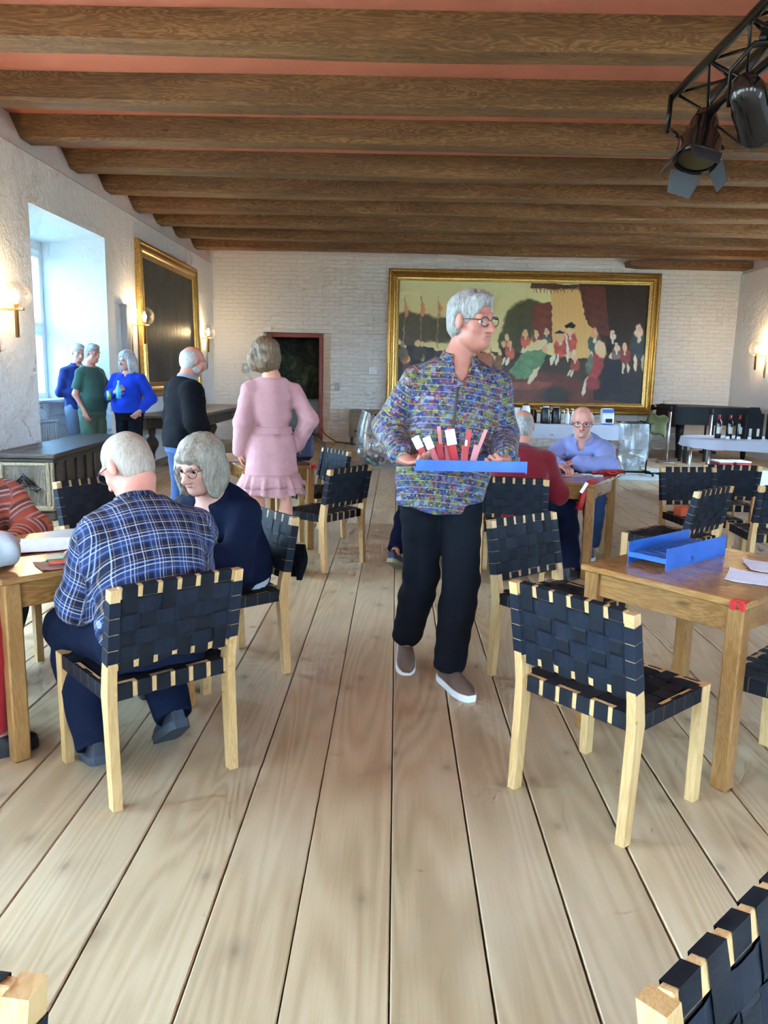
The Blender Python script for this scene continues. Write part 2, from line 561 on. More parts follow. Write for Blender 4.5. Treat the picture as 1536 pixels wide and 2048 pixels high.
d = thing('door_1', 'open doorway with a dark red wooden frame', 'doorway', ((-2.87 - 1.64) / 2, YB + .34, 0), kind='structure')
hw = (2.87 - 1.64) / 2
for s in (-1, 1):
    MB().box((s * (hw - .045), 0, DZ / 2), (.09, .12, DZ), bev=.008).build('jamb', M_REDFRAME, d)
MB().box((0, 0, DZ - .045), (2 * hw - .18, .12, .09), bev=.008).build('lintel', M_REDFRAME, d)
# the small dim room behind the doorway
rm = MB()
rm.box((-2.3, 19.55, 1.3), (3.4, .1, 2.7))
rm.box((-4.0, 18.5, 1.3), (.1, 2.1, 2.7))
rm.box((-.65, 18.5, 1.3), (.1, 2.1, 2.7))
rm.box((-2.3, 18.5, 2.7), (3.4, 2.1, .1))
tag(rm.build('wall_anteroom', M_WALL), 'dim whitewashed room seen through the red doorway', 'wall', kind='structure')

# ------------------------------------------------------------------ ceiling and beams
tag(MB().box(((XL + XR) / 2, (YB + YF) / 2, ZC + .06), (XR - XL + .5, YB - YF + .5, .12)).build('ceiling', M_CEIL),
    'salmon red painted ceiling between the dark beams', 'ceiling', kind='structure')
BEAM_Y = [3.96, 5.16, 6.36, 7.64, 8.82, 10.10, 11.24, 12.40, 13.56, 14.70, 15.94]
ordn = ['second beam out of view overhead', 'beam just out of view above the picture', 'nearest beam along the top of the picture', 'second beam from the top of the picture', 'third beam from the top of the picture',
        'fourth beam from the top of the picture', 'fifth beam from the top of the picture', 'sixth beam from the top of the picture', 'seventh beam from the top of the picture',
        'eighth beam from the top of the picture', 'farthest beam just before the painting wall']
for i, y in enumerate(BEAM_Y):
    mb = MB()
    rr = random.Random(i)
    # slightly wavy hewn beam built of rings along x
    rows = []
    n = 26
    x0, x1 = XL - .22, XR + .22
    for k in range(n + 1):
        x = x0 + (x1 - x0) * k / n
        w = .142 + .006 * math.sin(x * 1.7 + i) + rr.uniform(-.003, .003)
        zb = 3.862 + .010 * math.sin(x * .9 + i * 2.1) + rr.uniform(-.003, .003) - .010 * math.sin(math.pi * k / n)
        ch = .022
        rows.append([(x, y - w, ZC + .03), (x, y - w, zb + ch), (x, y - w + ch, zb), (x, y + w - ch, zb), (x, y + w, zb + ch), (x, y + w, ZC + .03), (x, y - w, ZC + .03)])
    mb.grid(rows, smooth=False)
    o = mb.build('ceiling_beam', M_BEAM)
    tag(o, 'hewn brown pine ceiling beam, ' + ordn[i], 'beam', 'ceiling beams', 'structure')
mb = MB()
mb.prism([(4.70, 3.90), (4.72, 3.80), (4.95, 3.775), (7.2, 3.775), (7.2, 3.90)], 16.60, 16.99, 'y')
tag(mb.build('wall_plate_beam', M_BEAM), 'short brown timber resting on the back wall above the painting corner', 'beam', kind='structure')

# ------------------------------------------------------------------ floor of wide boards
fl = thing('floor', 'wide pale scrubbed pine floorboards running away from the camera', 'floor', kind='structure')
MB().box(((XL + XR) / 2 - .0, (19.6 + YF) / 2, -.09), (XR - XL + 1.9, 19.6 - YF, .10)).build('subfloor', M_GAP, fl)
# plank edges at their places, in metres across the hall
edges = [-1.0 - .27 * i for i in range(12, 0, -1)]
core = [-0.775, -0.479, -0.241, 0.016, 0.265, 0.512, 0.769, 1.014]
edges = [core[0] - .268 * i for i in range(16, 0, -1)] + core
r2 = random.Random(3)
x = core[-1]
while x < XR + .9:
    x += r2.choice((.24, .25, .26, .27, .285)); edges.append(x)
for i in range(len(edges) - 1):
    a, b = edges[i], edges[i + 1]
    if b < XL - .95: continue
    g = .0032
    cuts = [YF - .2, -2.0 + r2.uniform(-.8, .8), 7.62 + (0 if -1 < a < .4 else r2.choice((0, 0, -.9, .6, -1.6))), 13.0 + r2.uniform(-1, 1), 19.5]
    for q in range(4):
        y0, y1 = cuts[q] + .0025, cuts[q + 1] - .0025
        top = r2.uniform(-.0012, .0012)
        bx = MB()
        w2 = (b - a) / 2 - g + r2.uniform(-.0015, .0015)
        L2 = (y1 - y0) / 2
        c = .0035
        bx.add([(-w2, -L2, -.04), (w2, -L2, -.04), (w2, L2, -.04), (-w2, L2, -.04),
                (-w2, -L2, top - c), (w2, -L2, top - c), (w2, L2, top - c), (-w2, L2, top - c),
                (-w2 + c, -L2 + c, top), (w2 - c, -L2 + c, top), (w2 - c, L2 - c, top), (-w2 + c, L2 - c, top)],
               [(0, 1, 5, 4), (1, 2, 6, 5), (2, 3, 7, 6), (3, 0, 4, 7), (4, 5, 9, 8), (5, 6, 10, 9), (6, 7, 11, 10), (7, 4, 8, 11), (8, 9, 10, 11), (3, 2, 1, 0)])
        bx.build('plank', M_FLOOR, fl, ((a + b) / 2, (y0 + y1) / 2, 0), fix=False)
# ------------------------------------------------------------------ woven chairs
M_BIRCH = wood('pale_birch', (.48, .28, .105), (.58, .36, .15), (.66, .435, .205), 'z', 2.2, .42, 0.0, .05, .14)
M_PINE = wood('honey_pine', (.20, .080, .020), (.30, .138, .040), (.38, .20, .066), 'x', 2.0, .25, .7, .05, .15, coat=.35)
M_PINEZ = wood('honey_pine_leg', (.22, .094, .025), (.31, .148, .044), (.39, .21, .070), 'z', 2.0, .3, .6, .05, .15, coat=.25)
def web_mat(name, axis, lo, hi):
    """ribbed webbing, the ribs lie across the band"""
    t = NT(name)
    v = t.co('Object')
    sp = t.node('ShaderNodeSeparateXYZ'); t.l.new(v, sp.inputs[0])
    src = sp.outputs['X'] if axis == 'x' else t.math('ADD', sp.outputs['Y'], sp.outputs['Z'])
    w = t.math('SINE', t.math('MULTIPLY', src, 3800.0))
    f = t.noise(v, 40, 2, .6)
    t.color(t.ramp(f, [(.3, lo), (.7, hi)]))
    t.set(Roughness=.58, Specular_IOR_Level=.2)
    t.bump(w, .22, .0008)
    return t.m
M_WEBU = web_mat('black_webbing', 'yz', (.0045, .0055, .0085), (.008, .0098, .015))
M_WEBX = web_mat('navy_webbing', 'x', (.0065, .0095, .017), (.0115, .0165, .028))  # cross bands of the back: weave sheen painted in as a paler tone

def strap_mesh(name, loop, half, frame):
    """closed band: loop of (u, n) points, band half width along s; frame maps (u, s, n) to xyz"""
    vs, fs = [], []
    for u, n in loop:
        vs.append(frame(u, -half, n)); vs.append(frame(u, half, n))
    m = len(loop)
    for i in range(m):
        j = (i + 1) % m
        fs.append((2 * i, 2 * j, 2 * j + 1, 2 * i + 1))
    me = bpy.data.meshes.new(name)
    me.from_pydata(vs, [], fs)
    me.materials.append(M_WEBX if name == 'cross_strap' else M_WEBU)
    return me

CH_W = .225          # leg centre from the middle
def chair_parts():
    parts = []
    # rear legs with the backward bend
    cl = [(-.222, 0.0, .038), (-.206, .30, .046), (-.200, .40, .054), (-.212, .485, .050), (-.236, .60, .043), (-.272, .782, .038)]
    for s in (-1, 1):
        vs, fs = [], []
        for y, z, w in cl:
            for dx, dy in ((-1, -1), (1, -1), (1, 1), (-1, 1)):
                vs.append((s * CH_W + dx * .0165, y + dy * w / 2, z))
        n = len(cl)
        fs.append((3, 2, 1, 0)); fs.append(tuple(4 * (n - 1) + k for k in range(4)))
        for i in range(n - 1):
            for k in range(4):
                q = (k + 1) % 4
                fs.append((4 * i + k, 4 * i + q, 4 * i + 4 + q, 4 * i + 4 + k))
        parts.append(('leg', MB().add(vs, fs).mesh('rear_leg'), M_BIRCH))
    for s in (-1, 1):
        mb = MB()
        mb.prism([(-.020, 0), (.020, 0), (.026, .435), (-.026, .435)], -.0165, .0165, 'x', M=rotM((s * CH_W, .215, 0)))
        parts.append(('leg', mb.mesh('front_leg'), M_BIRCH))
    # back rails in the leaning plane
    p0, p1 = Vector((0, -.213, .490)), Vector((0, -.271, .777))
    U = (p1 - p0).normalized()
    N = Vector((0, U.z, -U.y))                        # towards the sitter
    L = (p1 - p0).length
    def BF(x, s, n): return p0 + Vector((x, 0, 0)) + U * s + N * n
    for s in (.020, L - .012):
        M = frameM(BF(0, s, 0), (1, 0, 0), U)
        parts.append(('back_rail', MB().box((0, 0, 0), (2 * CH_W - .03, .040, .021), M, .002).mesh('back_rail'), M_BIRCH))
    # seat rails
    for y, hgt in ((-.196, .055), (.215, .055)):
        parts.append(('seat_rail', MB().box((0, y, .407), (2 * CH_W - .03, .030, hgt), None, .003).mesh('seat_rail'), M_BIRCH))
    for s in (-1, 1):
        parts.append(('side_rail', MB().box((s * (CH_W - .002), .01, .407), (.026, .37, .050), None, .003).mesh('side_rail'), M_BIRCH))
    # back webbing: six upright bands over the rails, four cross bands around the posts
    vx = [(-2.5 + i) * .0695 for i in range(6)]
    hs = [.048 + i * .067 for i in range(4)]
    hs = [.058 + i * .0575 for i in range(4)]
    for i, xc in enumerate(vx):
        loop = []
        ends = [0.0 - .004, L + .010]
        up = [(ends[0], -.0125)]
        for j, sc in enumerate(hs):
            w = .0022 * (1 if (i + j) % 2 else -1)
            up += [(sc - .019, -.0120 - w), (sc + .019, -.0120 - w)]
        up += [(ends[1], -.0125)]
        dn = [(a, -b) for a, b in reversed(up)]
        loop = up + dn
        parts.append(('strap', strap_mesh('upright_strap', loop, .0262, lambda u, s, n, xc=xc: BF(xc + s, u, n)), None))
    for j, sc in enumerate(hs):
        up = [(-CH_W - .0185, -.0215), (-CH_W + .019, -.0215), (-CH_W + .026, -.012)]
        for i, xc in enumerate(vx):
            w = .0022 * (-1 if (i + j) % 2 else 1)
            up += [(xc - .020, -.0120 - w), (xc + .020, -.0120 - w)]
        up += [(CH_W - .026, -.012), (CH_W - .019, -.0215), (CH_W + .0185, -.0215)]
        dn = [(a, -b) for a, b in reversed(up)]
        # the posts narrow upwards: keep the band outside them
        k = 1.10 - .05 * j
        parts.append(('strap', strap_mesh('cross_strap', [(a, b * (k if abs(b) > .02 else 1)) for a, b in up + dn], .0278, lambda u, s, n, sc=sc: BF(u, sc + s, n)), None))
    # seat webbing
    sy = [(-2.5 + i) * .0655 + .010 for i in range(6)]
    for i, xc in enumerate(vx):
        up = [(-.213, .4355)]
        for j, yc in enumerate(sy):
            w = .0022 * (1 if (i + j) % 2 else -1)
            dip = .010 * math.sin(math.pi * (j + .5) / 6)
            up += [(yc - .020, .4365 + w - dip), (yc + .020, .4365 + w - dip)]
        up += [(.232, .4355)]
        loop = up + [(.232, .378), (-.213, .378)]
        parts.append(('strap', strap_mesh('seat_strap', loop, .0262, lambda u, s, n, xc=xc: Vector((xc + s, u, n))), None))
    for j, yc in enumerate(sy):
        up = [(-CH_W - .0125, .4345)]
        for i, xc in enumerate(vx):
            w = .0022 * (-1 if (i + j) % 2 else 1)
            dip = .010 * math.sin(math.pi * (j + .5) / 6)
            up += [(xc - .020, .4365 + w - dip), (xc + .020, .4365 + w - dip)]
        up += [(CH_W + .0125, .4345)]
        loop = up + [(CH_W + .0125, .380), (-CH_W - .0125, .380)]
        parts.append(('strap', strap_mesh('seat_cross_strap', loop, .0318, lambda u, s, n, yc=yc: Vector((u, yc + s, n))), None))
    return parts
CHAIR = chair_parts()
def chair(x, y, facing, label, group='woven chairs'):
    """facing: direction (dx, dy) the sitter looks"""
    rz = math.atan2(-facing[0], facing[1])
    t = thing('woven_chair', label, 'chair', (x, y, 0), rz, group)
    for nm, me, mat in CHAIR:
        link(nm, me, mat, t)
    return t

def by_rear(x, y, f, d=.195):
    n = math.hypot(*f)
    return x + f[0] / n * d, y + f[1] / n * d

chair(-.905, 2.715, (-.68, .73), 'woven black chair the man in the plaid shirt sits on')
chair(.778, 2.60, (.74, .65), 'empty woven black chair nearest beside the tray table, back to camera')
chair(.82, 3.67, (.62, -.78), 'empty woven black chair behind the nearest one, just beside the walking man')
chair(-.835, 3.685, (-.76, -.65), 'woven black chair under the woman in the navy cardigan')
chair(-1.72, 4.72, (.86, -.50), 'empty woven black chair tilted toward the table beside the dark chest')
chair(.89, 5.64, (.22, .975), 'woven black chair the man in the red sweater sits on')
chair(.34, 5.86, (.08, 1), 'woven black chair hidden behind the walking man')
chair(1.66, 6.80, (-.40, -.917), 'woven black chair under the man in the lavender shirt')
chair(2.43, 6.06, (.16, -.987), 'empty woven black chair with the orange box on its seat')
chair(2.865, 6.83, (.08, .997), 'empty woven black chair with the light catching its back, near the white table')
chair(1.92, 5.28, (-.67, .74), 'empty woven black chair just behind the blue tray, turned to the red bundle table')
chair(2.735, 5.53, (.05, 1), 'woven black chair cut off by the picture edge, level with the orange box')
chair(1.548, 2.708, (-.70, .714), 'woven black chair pushed under the tray table at the picture edge')
chair(-.555, 5.955, (-.80, .60), 'empty woven black chair in the aisle beside the pink dress woman')
chair(-.77, 7.00, (-.82, -.57), 'empty woven black chair behind the aisle chair at the small far table')
chair(.662, .728, (.685, -.728), 'woven black chair back in the bottom corner, below the tray table')
chair(-.660, .520, (-.12, -.99), 'woven chair with only one post showing in the bottom corner on the window side')
chair(-.30, 13.6, (.15, -.99), 'woven black chair behind the clear bag of cans')
chair(-2.10, 3.72, (.714, -.70), 'woven chair under the woman in the striped sweater')
chair(-1.965, 2.60, (.70, .714), 'woven chair under the person in the grey cardigan at the picture edge')

# ------------------------------------------------------------------ pine tables
M_CLAMP = plain('red_plastic_clamp', (.50, .02, .02), .35)
def table(corner, u, lw, v, lv, label, h=.72, clamps=(), mat=None, legw=.062):
    """corner on the floor plan, u and v the two edge directions, lw and lv their lengths"""
    u, v = Vector((*u, 0)).normalized(), Vector((*v, 0)).normalized()
    c = Vector((*corner, 0)) + u * lw / 2 + v * lv / 2
    rz = math.atan2(u.y, u.x)
    t = thing('pine_table', label, 'table', c, rz, 'pine tables')
    s = 1 if u.cross(v).z > 0 else -1
    a, b = lw / 2, lv / 2
    mat = mat or M_PINE
    MB().box((0, 0, h - .013), (lw, lv, .026), None, .005).build('table_top', mat, t)
    for sx in (-1, 1):
        for sy in (-1, 1):
            MB().box((sx * (a - .045), sy * (b - .045), (h - .026) / 2), (legw, legw, h - .026), None, .006).build('leg', M_PINEZ, t)
    for sy in (-1, 1):
        MB().box((0, sy * (b - .045), h - .026 - .05), (lw - .09 - legw, .024, .10), None, .002).build('apron', mat, t)
    for sx in (-1, 1):
        MB().box((sx * (a - .045), 0, h - .026 - .05), (.024, lv - .09 - legw, .10), None, .002).build('apron', mat, t)
    for cx, cy in clamps:                              # corner clip: two short red tongues around the edge
        k = MB()
        for q in (-.016, .016):
            k.box((cx * (a - .03) + q, s * cy * (b + .004) * 1.0, h - .014), (.024, .012, .034), None, .004)
        k.box((cx * (a - .03), s * cy * (b - .012), h + .003), (.050, .028, .006), None, .002)
        k.build('corner_clip', M_CLAMP, t)
    return t
table((-1.40, 2.66), (.70, .714), .80, (-.714, .70), .75, 'honey pine table where the plaid shirt man and the women sit')
table((.775, 3.135), (.642, -.767), .70, (.767, .642), .84, 'honey pine table with the blue tray and papers', clamps=((1, -1),))
table((1.46, 5.60), (.47, .883), .80, (-.883, .47), 1.15, 'pine table between the red sweater and lavender shirt men')
table((-1.21, 6.13), (.90, .44), .62, (-.44, .90), 1.15, 'small pine table behind the pink dress woman', clamps=((-1, -1), (1, -1)))

# ------------------------------------------------------------------ things lying on the tables
def paper_mat(name, col=(.74, .75, .82)):
    t = NT(name)
    v = t.co('Object', (1, 1, 1))
    br = t.node('ShaderNodeTexBrick')
    t.l.new(v, br.inputs['Vector'])
    for k, q in (('Scale', 1.0), ('Brick Width', .05), ('Row Height', .010), ('Mortar Size', .0032)):
        br.inputs[k].default_value = q
    n = t.noise(v, 30, 2)
    msk = t.math('MULTIPLY', t.math('GREATER_THAN', n, .52), .28)
    msk = t.math('MULTIPLY', msk, t.math('SUBTRACT', 1.0, br.outputs['Fac']))
    t.color(t.mix(msk, col, (.25, .26, .32)))
    t.set(Roughness=.75, Specular_IOR_Level=.3)
    return t.m
M_PAPER = paper_mat('printed_paper')
def sheet(name, x, y, z, w, l, ang, label, cat='paper', mat=None, curl=.004, grp=None):
    mb = MB()
    n = 8
    P = [[((i / n - .5) * w, (j / n - .5) * l, curl * (math.sin(i * .9) * math.cos(j * .7) * .5 + .5) + (.006 if (i in (0, n) and j in (0, n)) else 0)) for j in range(n + 1)] for i in range(n + 1)]
    Q = [[(a, b, c - .0012) for a, b, c in row] for row in P]
    mb.grid(P)
    mb.grid(Q)
    rim = [P[i][0] for i in range(n + 1)] + [P[n][j] for j in range(1, n + 1)] + [P[i][n] for i in range(n - 1, -1, -1)] + [P[0][j] for j in range(n - 1, 0, -1)]
    m = len(rim)
    mb.add(rim + [(a, b, c - .0012) for a, b, c in rim], [(i, (i + 1) % m, m + (i + 1) % m, m + i) for i in range(m)])
    o = mb.build(name, mat or M_PAPER, None, (x, y, z + .0015), (0, 0, ang))
    return tag(o, label, cat, grp)
T0 = .7205
A1 = math.atan2(.714, .70)
sheet('paper_sheet', -1.40, 3.27, T0, .40, .25, A1 - .35, 'bluish paper sheet spread across the plaid shirt man\'s table')
sheet('paper_sheet', -1.50, 3.17, T0 + .004, .30, .21, A1 - .25, 'second bluish sheet overlapping it, closer to the grey sleeve')
sheet('menu_folder', -1.255, 2.915, T0, .24, .15, A1 - .1, 'open reddish leaflet under the pencils on the near table', 'leaflet', plain('reddish_leaflet', (.42, .26, .24), .5, noise=.2))
for i, (c, dx, dy, nm) in enumerate([((.02, .22, .07), 0, .024, 'green'), ((.55, .10, .03), .004, 0, 'orange'), ((.50, .05, .02), .006, -.02, 'red')]):
    mb = MB().tube([(-.085, 0, 0), (.07, 0, 0), (.085, 0, 0)], [.0065, .0065, .001], 6)
    a = A1 - .25
    tag(mb.build('pencil', plain(nm + '_lacquer', c, .4), None, (-1.255 + dx - dy * math.sin(a), 2.920 + dy * math.cos(a), T0 + .0135), (0, 0, a)),
        nm + ' pencil lying on the leaflet by the plaid sleeve', 'pencil', 'pencils on the leaflet')
ph = thing('smartphone', 'dark smartphone standing up beside the plaid sleeve', 'phone', (-1.185, 2.985, T0), A1 + 1.1)
MB().box((0, 0, .066), (.072, .009, .128), rotM((0, 0, 0), x=-.35), .003).build('phone_body', plain('phone_black', (.02, .02, .025), .3), ph)
MB().box((0, -.0052, .066), (.066, .001, .118), rotM((0, 0, 0), x=-.35)).build('phone_screen', plain('phone_screen_grey', (.42, .43, .45), .15), ph)
bx = thing('card_box', 'small white box at the far edge of the plaid man\'s table', 'box', (-1.42, 3.63, T0), A1)
MB().box((0, 0, .028), (.11, .075, .054), None, .003).build('box_body', plain('white_card', (.80, .82, .86), .5), bx)
MB().box((-.02, -.0385, .030), (.010, .003, .016)).build('box_slot', plain('slot_black', (.02, .02, .02), .6), bx)

# blue slotted card trays
def tray_mat():
    t = NT('blue_steel_paint')
    v = t.co('Object')
    f = t.noise(v, 9, 4, .6)
    t.color(t.ramp(f, [(.3, (.012, .075, .32)), (.7, (.020, .110, .42))]))
    t.set(Roughness=.34, Specular_IOR_Level=.5)
    return t.m
M_BLUE = tray_mat()
M_SLOT = plain('dark_slot', (.012, .012, .018), .7)
def tray(loc, rz, label, L=.49, W=.172, H=.088, deck=.045, rot=None):
    t = thing('slotted_tray', label, 'tray', loc, rz, 'blue slotted trays', rot=rot)
    for s in (-1, 1):
        MB().box((0, s * W / 2, H / 2), (L, .0025, H)).build('side_panel', M_BLUE, t)
    dk = MB()
    n = 11
    wid = L / n
    for i in range(n):                                 # deck of cross bars with open slots between
        dk.box((-L / 2 + (i + .5) * wid, 0, deck), (wid * .62, W - .004, .003))
    for s in (-1, 1):
        dk.box((0, s * (W / 2 - .016), deck), (L, .030, .0032))
        dk.box((s * (L / 2 - .001), 0, deck - .009), (.0025, W - .004, .020))
    dk.build('slotted_deck', M_BLUE, t)
    return t
tray((1.225, 3.275, T0), math.atan2(.318, .368), 'blue slotted metal tray standing on the pine table')
sheet('paper_sheet', 1.46, 2.93, T0, .21, .31, math.radians(62), 'large white printed sheet near the red clip on the tray table')
sheet('paper_sheet', 1.62, 3.13, T0, .21, .30, math.radians(75), 'white sheet at the picture edge behind the large sheet', grp=None)
# middle table
sheet('paper_sheet', 1.36, 6.12, T0, .30, .21, .3, 'white sheet between the red sweater and lavender shirt men')
sheet('paper_sheet', -1.35, 6.62, T0, .30, .21, .46, 'bluish sheet on the small table behind the pink dress')
M_RED = plain('red_ribbon', (.42, .012, .016), .6, noise=.2)
rb = MB()
rr = random.Random(5)
for k in range(9):
    a = rr.uniform(0, 6.28)
    pts = [(rr.uniform(-.05, .05), rr.uniform(-.04, .04), .010)]
    for q in range(4):
        pts.append((pts[-1][0] + .045 * math.cos(a), pts[-1][1] + .03 * math.sin(a), .008 + .028 * rr.random()))
        a += rr.uniform(-.9, .9)
    rb.tube(pts, .008, 5)
tag(rb.build('ribbon_bundle', M_RED, None, (1.72, 6.24, T0)), 'tangle of red ribbons on the far corner of the middle table', 'ribbons')
for k, (dx, dy) in enumerate(((-.17, -.02), (-.10, -.09))):
    tag(MB().box((0, 0, .0035), (.085, .055, .007), None, .002).build('name_card', plain('white_badge', (.82, .83, .85), .5), None, (1.70 + dx, 6.22 + dy, T0), (0, 0, .3)),
        ('white name card beside the red ribbons, nearer the lavender sleeve', 'white name card beside the red ribbons, nearer the table edge')[k], 'card', 'name cards')
hb = thing('red_lanyard', 'red lanyard with a white card hanging over the middle table edge', 'lanyard', (1.43, 5.67, .70))
MB().tube([(0.06, .05, .028), (.0, .0, .030), (-.035, -.02, .01), (-.055, -.03, -.10), (-.075, -.03, -.17)], [.016, .018, .02, .024, .03], 6).build('strap', M_RED, hb)
MB().box((-.045, -.062, -.03), (.024, .004, .085), rotM(y=.5), .001).build('card', plain('white_pass', (.85, .86, .88), .5), hb)
gp = MB().ball((0, 0, .012), (.06, .035, .016), 10, 6)
tag(gp.build('green_felt', plain('green_cloth', (.10, .26, .05), .9, bump=.3), None, (1.27, 6.20, T0)), 'crumpled green cloth by the clasped hands', 'cloth')
# orange box on a chair seat
ob = thing('orange_box', 'open orange box on the seat of the far chair', 'box', (2.275, 6.00, .443), .15)
w = MB()
for s in (-1, 1):
    w.box((s * .068, 0, .034), (.006, .11, .066)); w.box((0, s * .052, .034), (.136, .006, .066))
w.box((0, 0, .004), (.136, .104, .006))
w.build('box_walls', plain('orange_plastic', (.62, .10, .02), .45), ob)

# ------------------------------------------------------------------ dark chest by the window wall
M_OAK = wood('dark_oak', (.022, .015, .010), (.045, .032, .022), (.085, .062, .044), 'y', 2.0, .38, .2, .2, .1, spec=.5)
M_OAKZ = wood('worn_carved_oak', (.05, .037, .025), (.12, .092, .064), (.24, .19, .14), 'z', 2.5, .5, .2, .3, .1)
M_IRON = plain('wrought_iron', (.05, .05, .055), .4, .85, noise=.2)
M_WORN = wood('worn_pale_moulding', (.14, .10, .06), (.30, .235, .15), (.50, .41, .29), 'z', 3, .5, .2, .3, .1)
cx0, cx1, cy0, cy1, ch = -3.86, -3.29, 7.36, 9.90, .66
c = thing('oak_chest', 'large dark carved oak chest with an iron triangle handle below the window', 'chest', ((cx0 + cx1) / 2, cy0, 0), math.radians(3.5))
cw, cl_ = cx1 - cx0, cy1 - cy0
MB().box((0, cl_ / 2, .33), (cw - .06, cl_ - .06, .54), None, .006).build('body', M_OAK, c)
MB().box((0, cl_ / 2, .045), (cw + .0, cl_, .09), None, .012).build('plinth', M_OAK, c)
lid = MB().box((0, cl_ / 2, .628), (cw + .05, cl_ + .06, .05), None, .014)
lid.box((0, cl_ / 2, .590), (cw + .01, cl_ + .02, .030), None, .008)
lid.build('lid', M_OAK, c)
for i in range(9):                                     # upright boards of the long side
    y = .12 + i * (cl_ - .24) / 8
    MB().box((cw / 2 - .018, y, .33), (.024, .05, .44), None, .006).build('pilaster', M_OAK, c)
MB().box((0, .018, .335), (cw - .14, .026, .42), None, .004).build('end_panel', M_OAKZ, c)
fr = MB()
for s in (-1, 1):
    fr.box((s * (cw / 2 - .060), .012, .335), (.050, .044, .48), None, .010)
    fr.box((s * (cw / 2 - .022), .018, .335), (.030, .044, .48), None, .010)
fr.box((0, .012, .120), (cw - .02, .05, .05), None, .012)
fr.box((0, .012, .550), (cw - .12, .04, .035), None, .010)
e = fr.build('end_moulding', M_WORN, c)
bd = MB()
for s in (-1, 1):
    for k in range(22):
        bd.ball((s * (cw / 2 - .090), -.008, .135 + k * .019), (.007, .007, .0085), 6, 4)
bd.build('bead_row', M_WORN, e)
hd = MB()
hd.tube([(-.10, -.020, .345), (0, -.032, .455), (.10, -.020, .345)], .014, 8)
hd.tube([(-.065, -.022, .350), (.065, -.022, .350)], .010, 8)
for s in (-1, 1):
    hd.tube([(s * .12, -.005, .335), (s * .15, -.012, .315), (s * .12, -.018, .295), (s * .07, -.02, .325)], .010, 8)
hd.tube([(-.052, -.018, .365), (0, -.024, .425), (.052, -.018, .365)], .016, 8)
hd.build('iron_handle', M_IRON, c)

# carved side table further along the wall
ct = thing('carved_table', 'long dark carved side table with bulbous legs under the dark painting', 'table', (-3.50, 11.70, 0))
MB().box((0, 2.28, .775), (.80, 4.60, .05), None, .012).build('table_top', plain('worn_grey_oak', (.13, .115, .10), .3, noise=.2, nscale=6), ct)
for s in (-1, 1):
    ap = MB().box((s * .30, 2.28, .665), (.04, 4.10, .17), None, .006).build('apron', M_OAK, ct)
    m = MB()
    m.box((s * .325, 2.28, .585), (.03, 4.14, .022), None, .006)
    m.build('apron_moulding', M_OAKZ, ap)
    for k in range(21):
        m = MB().box((s * .325, .36 + k * .192, .672), (.02, .085, .085), None, .008)
        m.box((s * .327, .36 + k * .192, .625), (.03, .10, .012), None, .004)
        m.build('carved_block', M_OAKZ, ap)
for y in (.30, 4.26):
    MB().box((0, y, .665), (.60, .04, .17), None, .006).build('end_apron', M_OAK, ct)
prof = [(.05, 0), (.055, .05), (.035, .09), (.045, .12), (.035, .16), (.05, .22), (.095, .31), (.10, .36), (.07, .42), (.04, .46), (.055, .50), (.055, .58)]
for sx in (-1, 1):
    for y in (.30, 4.26):
        MB().lathe(prof, 16, rotM((sx * .29, y, 0))).build('leg', M_OAK, ct)
# ------------------------------------------------------------------ people: bodies grown as one smooth surface from joints
def srgb(r, g, b):
    return tuple((c / 255 / 12.92) if c / 255 <= .04045 else ((c / 255 + .055) / 1.055) ** 2.4 for c in (r, g, b))

def V(*a): return np.array(a, dtype=np.float64)
def unit(a): return a / max(1e-9, np.linalg.norm(a))

